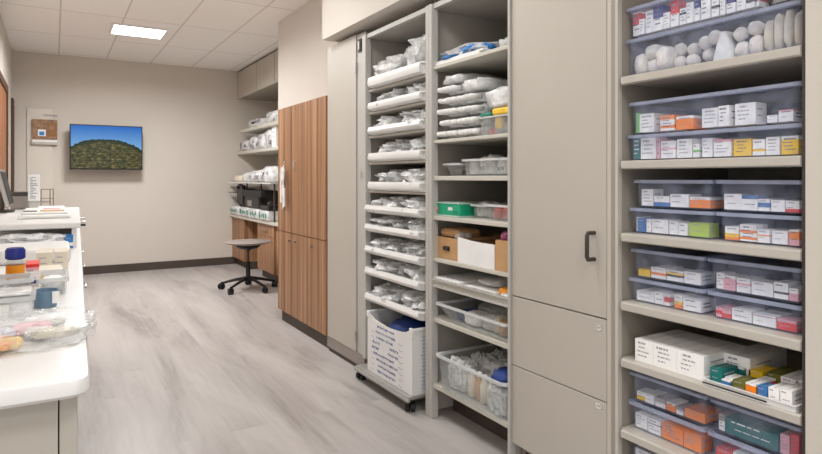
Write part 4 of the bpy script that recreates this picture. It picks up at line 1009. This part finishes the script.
b.loft([rrect(-.41, X1-.006, 1.086, 4.694, .850, r), rrect(-.41, X1, 1.08, 4.70, .856, r), rrect(-.41, X1, 1.08, 4.70, .872, r), rrect(-.41, X1-.003, 1.083, 4.697, .878, r), rrect(-.41, X1-.010, 1.090, 4.690, .880, r)])
place(b.build('countertop', label='long white counter slab with rounded corners along the left wall', cat='countertop', smooth=True, org=PV))
t = place(thing('raised_hutch', 'white raised shelf with open front standing on the far half of the counter', 'shelf', PV))
MB('counter_white').box(-.41, X1-.004, 3.10, 4.69, .972, 1.0, bev=.007).build('top', t)
MB('counter_white').box(X1-.04, X1-.02, 3.12, 3.9, .8805, .972).build('side_panel', t)
for y0, y1 in ((3.9, 4.29), (4.295, 4.68)):
    d = MB('counter_white').box(X1-.04, X1-.02, y0, y1, .884, .970, bev=.002).build('drawer', t)
    MB('steel').tube([(X1-.02, y0+.2, .935), (X1+.022, y0+.2, .935), (X1+.022, y0+.3, .935), (X1-.02, y0+.3, .935)], .0045).build('handle', d, smooth=True)
MB('beige_in').box(-.409, X1-.041, 3.30, 3.315, .955, .9715).box(-.409, X1-.041, 4.66, 4.68, .881, .9715).build('fascia', t)
MB('black_soft').tube([(X1-.02, 4.35, .90), (X1+.03, 4.35, .90)], .008).build('key_tag', t)

# things on the raised shelf
z = 1.0015
t = thing('document_tray', 'low white paper tray with a tan strip on the raised shelf', 'tray', (-.04, 3.75, z))
MB('white_plastic').box(-.15, .072, 3.42, 4.08, z, z+.016, bev=.005).box(-.14, .062, 3.5, 4.08, z+.016, z+.026, bev=.004).build('body', t)
MB('kraft').box(-.062, .045, 3.60, 3.70, z+.026, z+.029).build('paper_strip', t, label='tan paper strip')
MB('black').box(-.135, -.075, 3.60, 3.68, z+.0262, z+.028).build('slot', t)
MB('pink_soft').box(-.05, .03, 3.86, 4.0, z+.026, z+.028).build('paper_slip', t)
sheets('paper_stack', -.08, .06, 4.2, 4.5, z, 3, 'flat white paper stack at the far end of the raised shelf', None)
t = thing('monitor', 'grey monitor tilted back at the left end of the raised shelf, seen edge-on', 'monitor', (-.25, 4.2, z))
rot = Matrix.Rotation(math.radians(-13), 3, 'Y')
MB('steel').box(-.258, -.236, 4.02, 4.42, z+.03, z+.25, rot=rot, bev=.004).build('casing', t)
MB('black').box(-.240, -.2335, 4.035, 4.405, z+.045, z+.235, rot=rot).build('screen', t)
MB('dark_steel').box(-.32, -.20, 4.14, 4.30, z, z+.012, bev=.003).box(-.27, -.25, 4.2, 4.24, z+.01, z+.12, bev=.003).build('stand', t)
t = thing('scanner', 'dark grey desktop device behind the tilted monitor', 'printer', (-.18, 4.55, z))
MB('toe_gray').box(-.235, -.135, 4.50, 4.66, z, z+.085, bev=.008).build('body', t)
MB('dark_steel').box(-.232, -.138, 4.498, 4.66, z+.085, z+.11, bev=.008).build('lid', t)
t = thing('sign_holder', 'clear stand holding a white printed sheet on the raised shelf', 'sign', (-.106, 4.42, z))
MB('bin_clear').box(-.142, -.072, 4.40, 4.47, z, z+.004).box(-.142, -.072, 4.425, 4.428, z+.004, z+.225).build('stand', t)
s = MB('white_paper').box(-.139, -.075, 4.421, 4.4245, z+.055, z+.222).build('printed_sheet', t)
q = MB('ink'); rr = random.Random(3)
for k in range(14):
    xx = -.132+.006*rr.random(); q.box(xx, xx+.012+.034*rr.random(), 4.4203, 4.4212, z+.07+.010*k, z+.075+.010*k)
q.build('print', s)
b = MB('wire')
for zz in (z+.003, z+.065, z+.125): b.tube([(-.072, 4.55, zz), (-.004, 4.55, zz), (-.004, 4.66, zz)], .003)
for x, y in ((-.072, 4.55), (-.022, 4.55), (-.004, 4.55), (-.004, 4.66)): b.tube([(x, y, z), (x, y, z+.125)], .003)
b.build('wire_rack', label='small wire rack beside the printed sheet on the raised shelf', cat='rack', smooth=True)

# things under and in front of the raised shelf
z = .8815
bagheap(-.0, .0, 0, 0, z, .01, 1, 'x', None, inner=None) if False else None
b = MB('film_white').blob((-.10, 3.14, z+.034), (.14, .10, .036), 201, .2, 2.5, flat=z+.001, p=3.2, nu=40, nv=16, wr=.2)
b.build('supply_bag', label='crumpled clear bag in the open bay under the raised shelf', cat='bag', smooth=25)
carton('supply_box', .03, .075, 3.12, 3.2, z, .062, [('blue_pack', .15), ('W', .25), ('blue_pack', .6)], 'small blue and white box under the raised shelf', seed=4)
MB('blue_pack').box(-.17, .035, 2.985, 3.03, z, z+.006, bev=.002).build('blue_folder', label='thin blue folder lying in front of the crumpled bag', cat='folder')
MB('white_plastic').box(-.33, .055, 2.62, 2.93, z, z+.052, bev=.012).build('white_case', label='long white case across the counter before the raised shelf', cat='case')
for x0, x1, lab in ((-.052, -.004, 'left cream box in front of the long white case'), (.002, .042, 'right cream box in front of the long white case')):
    carton('supply_box', x0, x1, 2.40, 2.54, z, .062, [('cream', 1)], lab, group='cream boxes on the counter', lines=1)
def bottle(x, y, lab, capm):
    t = thing('bottle', lab, 'bottle', (x, y, z))
    MB('bin_clear').lathe(x, y, [(.018, z), (.022, z+.004), (.022, z+.076), (.018, z+.090)], seg=20).build('body', t, smooth=True)
    MB('amber').lathe(x, y, [(.0226, z+.036), (.0226, z+.075)], seg=20, cap0=False, cap1=False).build('label_band', t, label='orange label', smooth=True)
    MB('red_pack').lathe(x, y, [(.0223, z+.024), (.0223, z+.0355)], seg=20, cap0=False, cap1=False).build('red_band', t, smooth=True)
    MB(capm).lathe(x, y, [(.020, z+.0905), (.0245, z+.094), (.0245, z+.116), (.020, z+.123), (.01, z+.124)], seg=20).build('cap', t, smooth=True)
clear('film_thin', (.97, .98, .98, 1), rgb(250, 250, 250), .26, .1, bump=.5, bscale=40)
plain('navy', rgb(34, 44, 130), .25, .05, 8); plain('lilac', rgb(206, 206, 226), .35, .05, 8)
bottle(-.093, 2.0, 'clear bottle with navy cap and orange label on the counter', 'navy')
bottle(-.150, 1.97, 'clear bottle with pale lilac cap, cut off by the left edge', 'lilac')
carton('supply_box', -.072, -.038, 2.08, 2.18, z, .064, [('W', .1), ('N', .15), ('W', .45), ('P', .15), ('R', .15)], 'small pink and red topped box right of the capped bottles', lines=2)
bin_thing('clear bin of white packets in front of the capped bottles', -.27, -.045, 1.84, 1.96, z, z+.056, taper=.008, r=.01, lipw=.006)
for i, (x, lab) in enumerate(((-.20, 'left'), (-.135, 'middle'), (-.078, 'right'))):
    carton('packet', x-.024, x+.022, 1.875, 1.93, z+.006, .040, [('W', .7), ('S', .3)], lab+' white packet in the bin before the capped bottles', cat='packet', lines=2, seed=i)
bin_thing('clear bin at the counter middle behind the blue bucket', -.042, .036, 1.88, 2.06, z, z+.046, taper=.006, r=.01, lipw=.005)
pack('packet', -.002, 1.97, z+.006, .028, .07, .03, 211, 'soft_white', 'white packet in the clear bin behind the blue bucket', 'packet', None)
MB('white_paper').box(-.05, .025, 2.20, 2.34, z, z+.018, bev=.003).box(-.045, .022, 2.205, 2.335, z+.018, z+.026, 'cream', bev=.002).build('paper_packets', label='flat cream paper packets behind the clear bin', cat='packet')
MB('yellow_pack').box(-.056, -.030, 2.14, 2.19, z, z+.022, bev=.004).build('packet', label='small yellow packet beside the cream paper packets', cat='packet')
t = thing('bucket', 'small blue-grey oval tub with a white tag on the counter', 'tub', (-.018, 1.735, z))
b = MB('bucket_blue')
def oval(rx, ry, zz): return [(-.018+rx*math.cos(2*math.pi*k/28), 1.735+ry*math.sin(2*math.pi*k/28), zz) for k in range(28)]
b.loft([oval(.024, .03, z), oval(.029, .036, z+.040), oval(.027, .034, z+.040), oval(.022, .028, z+.003)]).build('tub', t, smooth=True)
MB('white_paper').box(-.004, .012, 1.696, 1.700, z+.012, z+.040).build('tag', t, label='white paper tag')
bin_thing('white lidded clear bin nearest the left edge of the counter', -.28, -.036, 1.585, 1.70, z, z+.052, 'film_white', 'clear_rim', taper=.008, r=.012, lipw=.006)
MB('film_white').box(-.27, -.045, 1.595, 1.69, z+.054, z+.060, bev=.003).build('bin_lid', label='flat frosted lid lying on the white lidded bin', cat='lid')
MB('white_paper').box(-.26, -.085, 1.5805, 1.5835, z+.004, z+.038).build('paper_note', label='white paper sheet leaning on the front of the lidded bin', cat='paper')
# the big clear bag of packets at the near end
t = thing('supply_bag', 'large flat clear bag of orange and pastel packets at the near counter end', 'bag', (-.13, 1.41, z))
fx = [('amber', -.112, 1.325, .055, .038), ('yellow_pack', -.075, 1.318, .025, .018), ('amber', -.20, 1.315, .045, .03), ('card_P', -.04, 1.43, .035, .03), ('cream', .005, 1.365, .04, .014), ('lilac', -.09, 1.40, .025, .02), ('gray_stuff', -.10, 1.47, .06, .03), ('white_paper', -.03, 1.385, .02, .012), ('soft_white', -.17, 1.41, .06, .04), ('white_paper', -.02, 1.48, .04, .03), ('amber', -.26, 1.36, .04, .03)]
for i, (m, x, y, rx, ry) in enumerate(fx):
    MB(m).blob((x, y, z+.014), (rx, ry, .010), i, .25, 2.5, flat=z+.002, p=3).build('packet', t, smooth=True)
b = MB('film_thin')
b.blob((-.125, 1.41, z+.018), (.195, .125, .022), 222, .10, 2.2, flat=z+.001, p=4, nu=56, nv=18, wr=.08, wf=9)
b.build('film', t, smooth=25)

# ------------------------------------------------------------------ camera, light, view
cd = bpy.data.cameras.new('camera'); cam = bpy.data.objects.new('camera', cd); COL.objects.link(cam)
cd.sensor_width = 36; cd.lens = 594/822*36; cd.shift_y = -49/822; cd.clip_start = .02
cam.location = (0, 0, 1.2); cam.rotation_euler = (math.pi/2, 0, -math.radians(31.006))
SC.camera = cam
w = bpy.data.worlds.new('world'); SC.world = w; w.use_nodes = True
w.node_tree.nodes['Background'].inputs[0].default_value = (1, .995, .985, 1)
w.node_tree.nodes['Background'].inputs[1].default_value = .9
SC.view_settings.view_transform = 'Standard'; SC.view_settings.look = 'None'
SC.view_settings.gamma = 1; SC.view_settings.use_curve_mapping = False
SC.view_settings.exposure = 0
cy = SC.cycles
cy.max_bounces = 10; cy.diffuse_bounces = 5; cy.transparent_max_bounces = 24; cy.sample_clamp_indirect = 6
cy.use_denoising = True

# fine placing of the metal storage wall and of what stands in its second open unit
for o in list(COL.objects):
    if o.parent is None and o.name.startswith(('shelf_unit', 'storage_cabinet')) and o.location.y < 3.7: o.location.x += .011
    elif o.parent is None and 1.89 < o.location.y < 2.5 and o.location.x > 1.55 and o.type in ('MESH', 'EMPTY') and not o.name.startswith(('shelf_unit', 'storage_cabinet')) and not o.get('kind'):
        o.location.y = 1.912+(o.location.y-1.912)*1.045; o.scale.y = 1.045
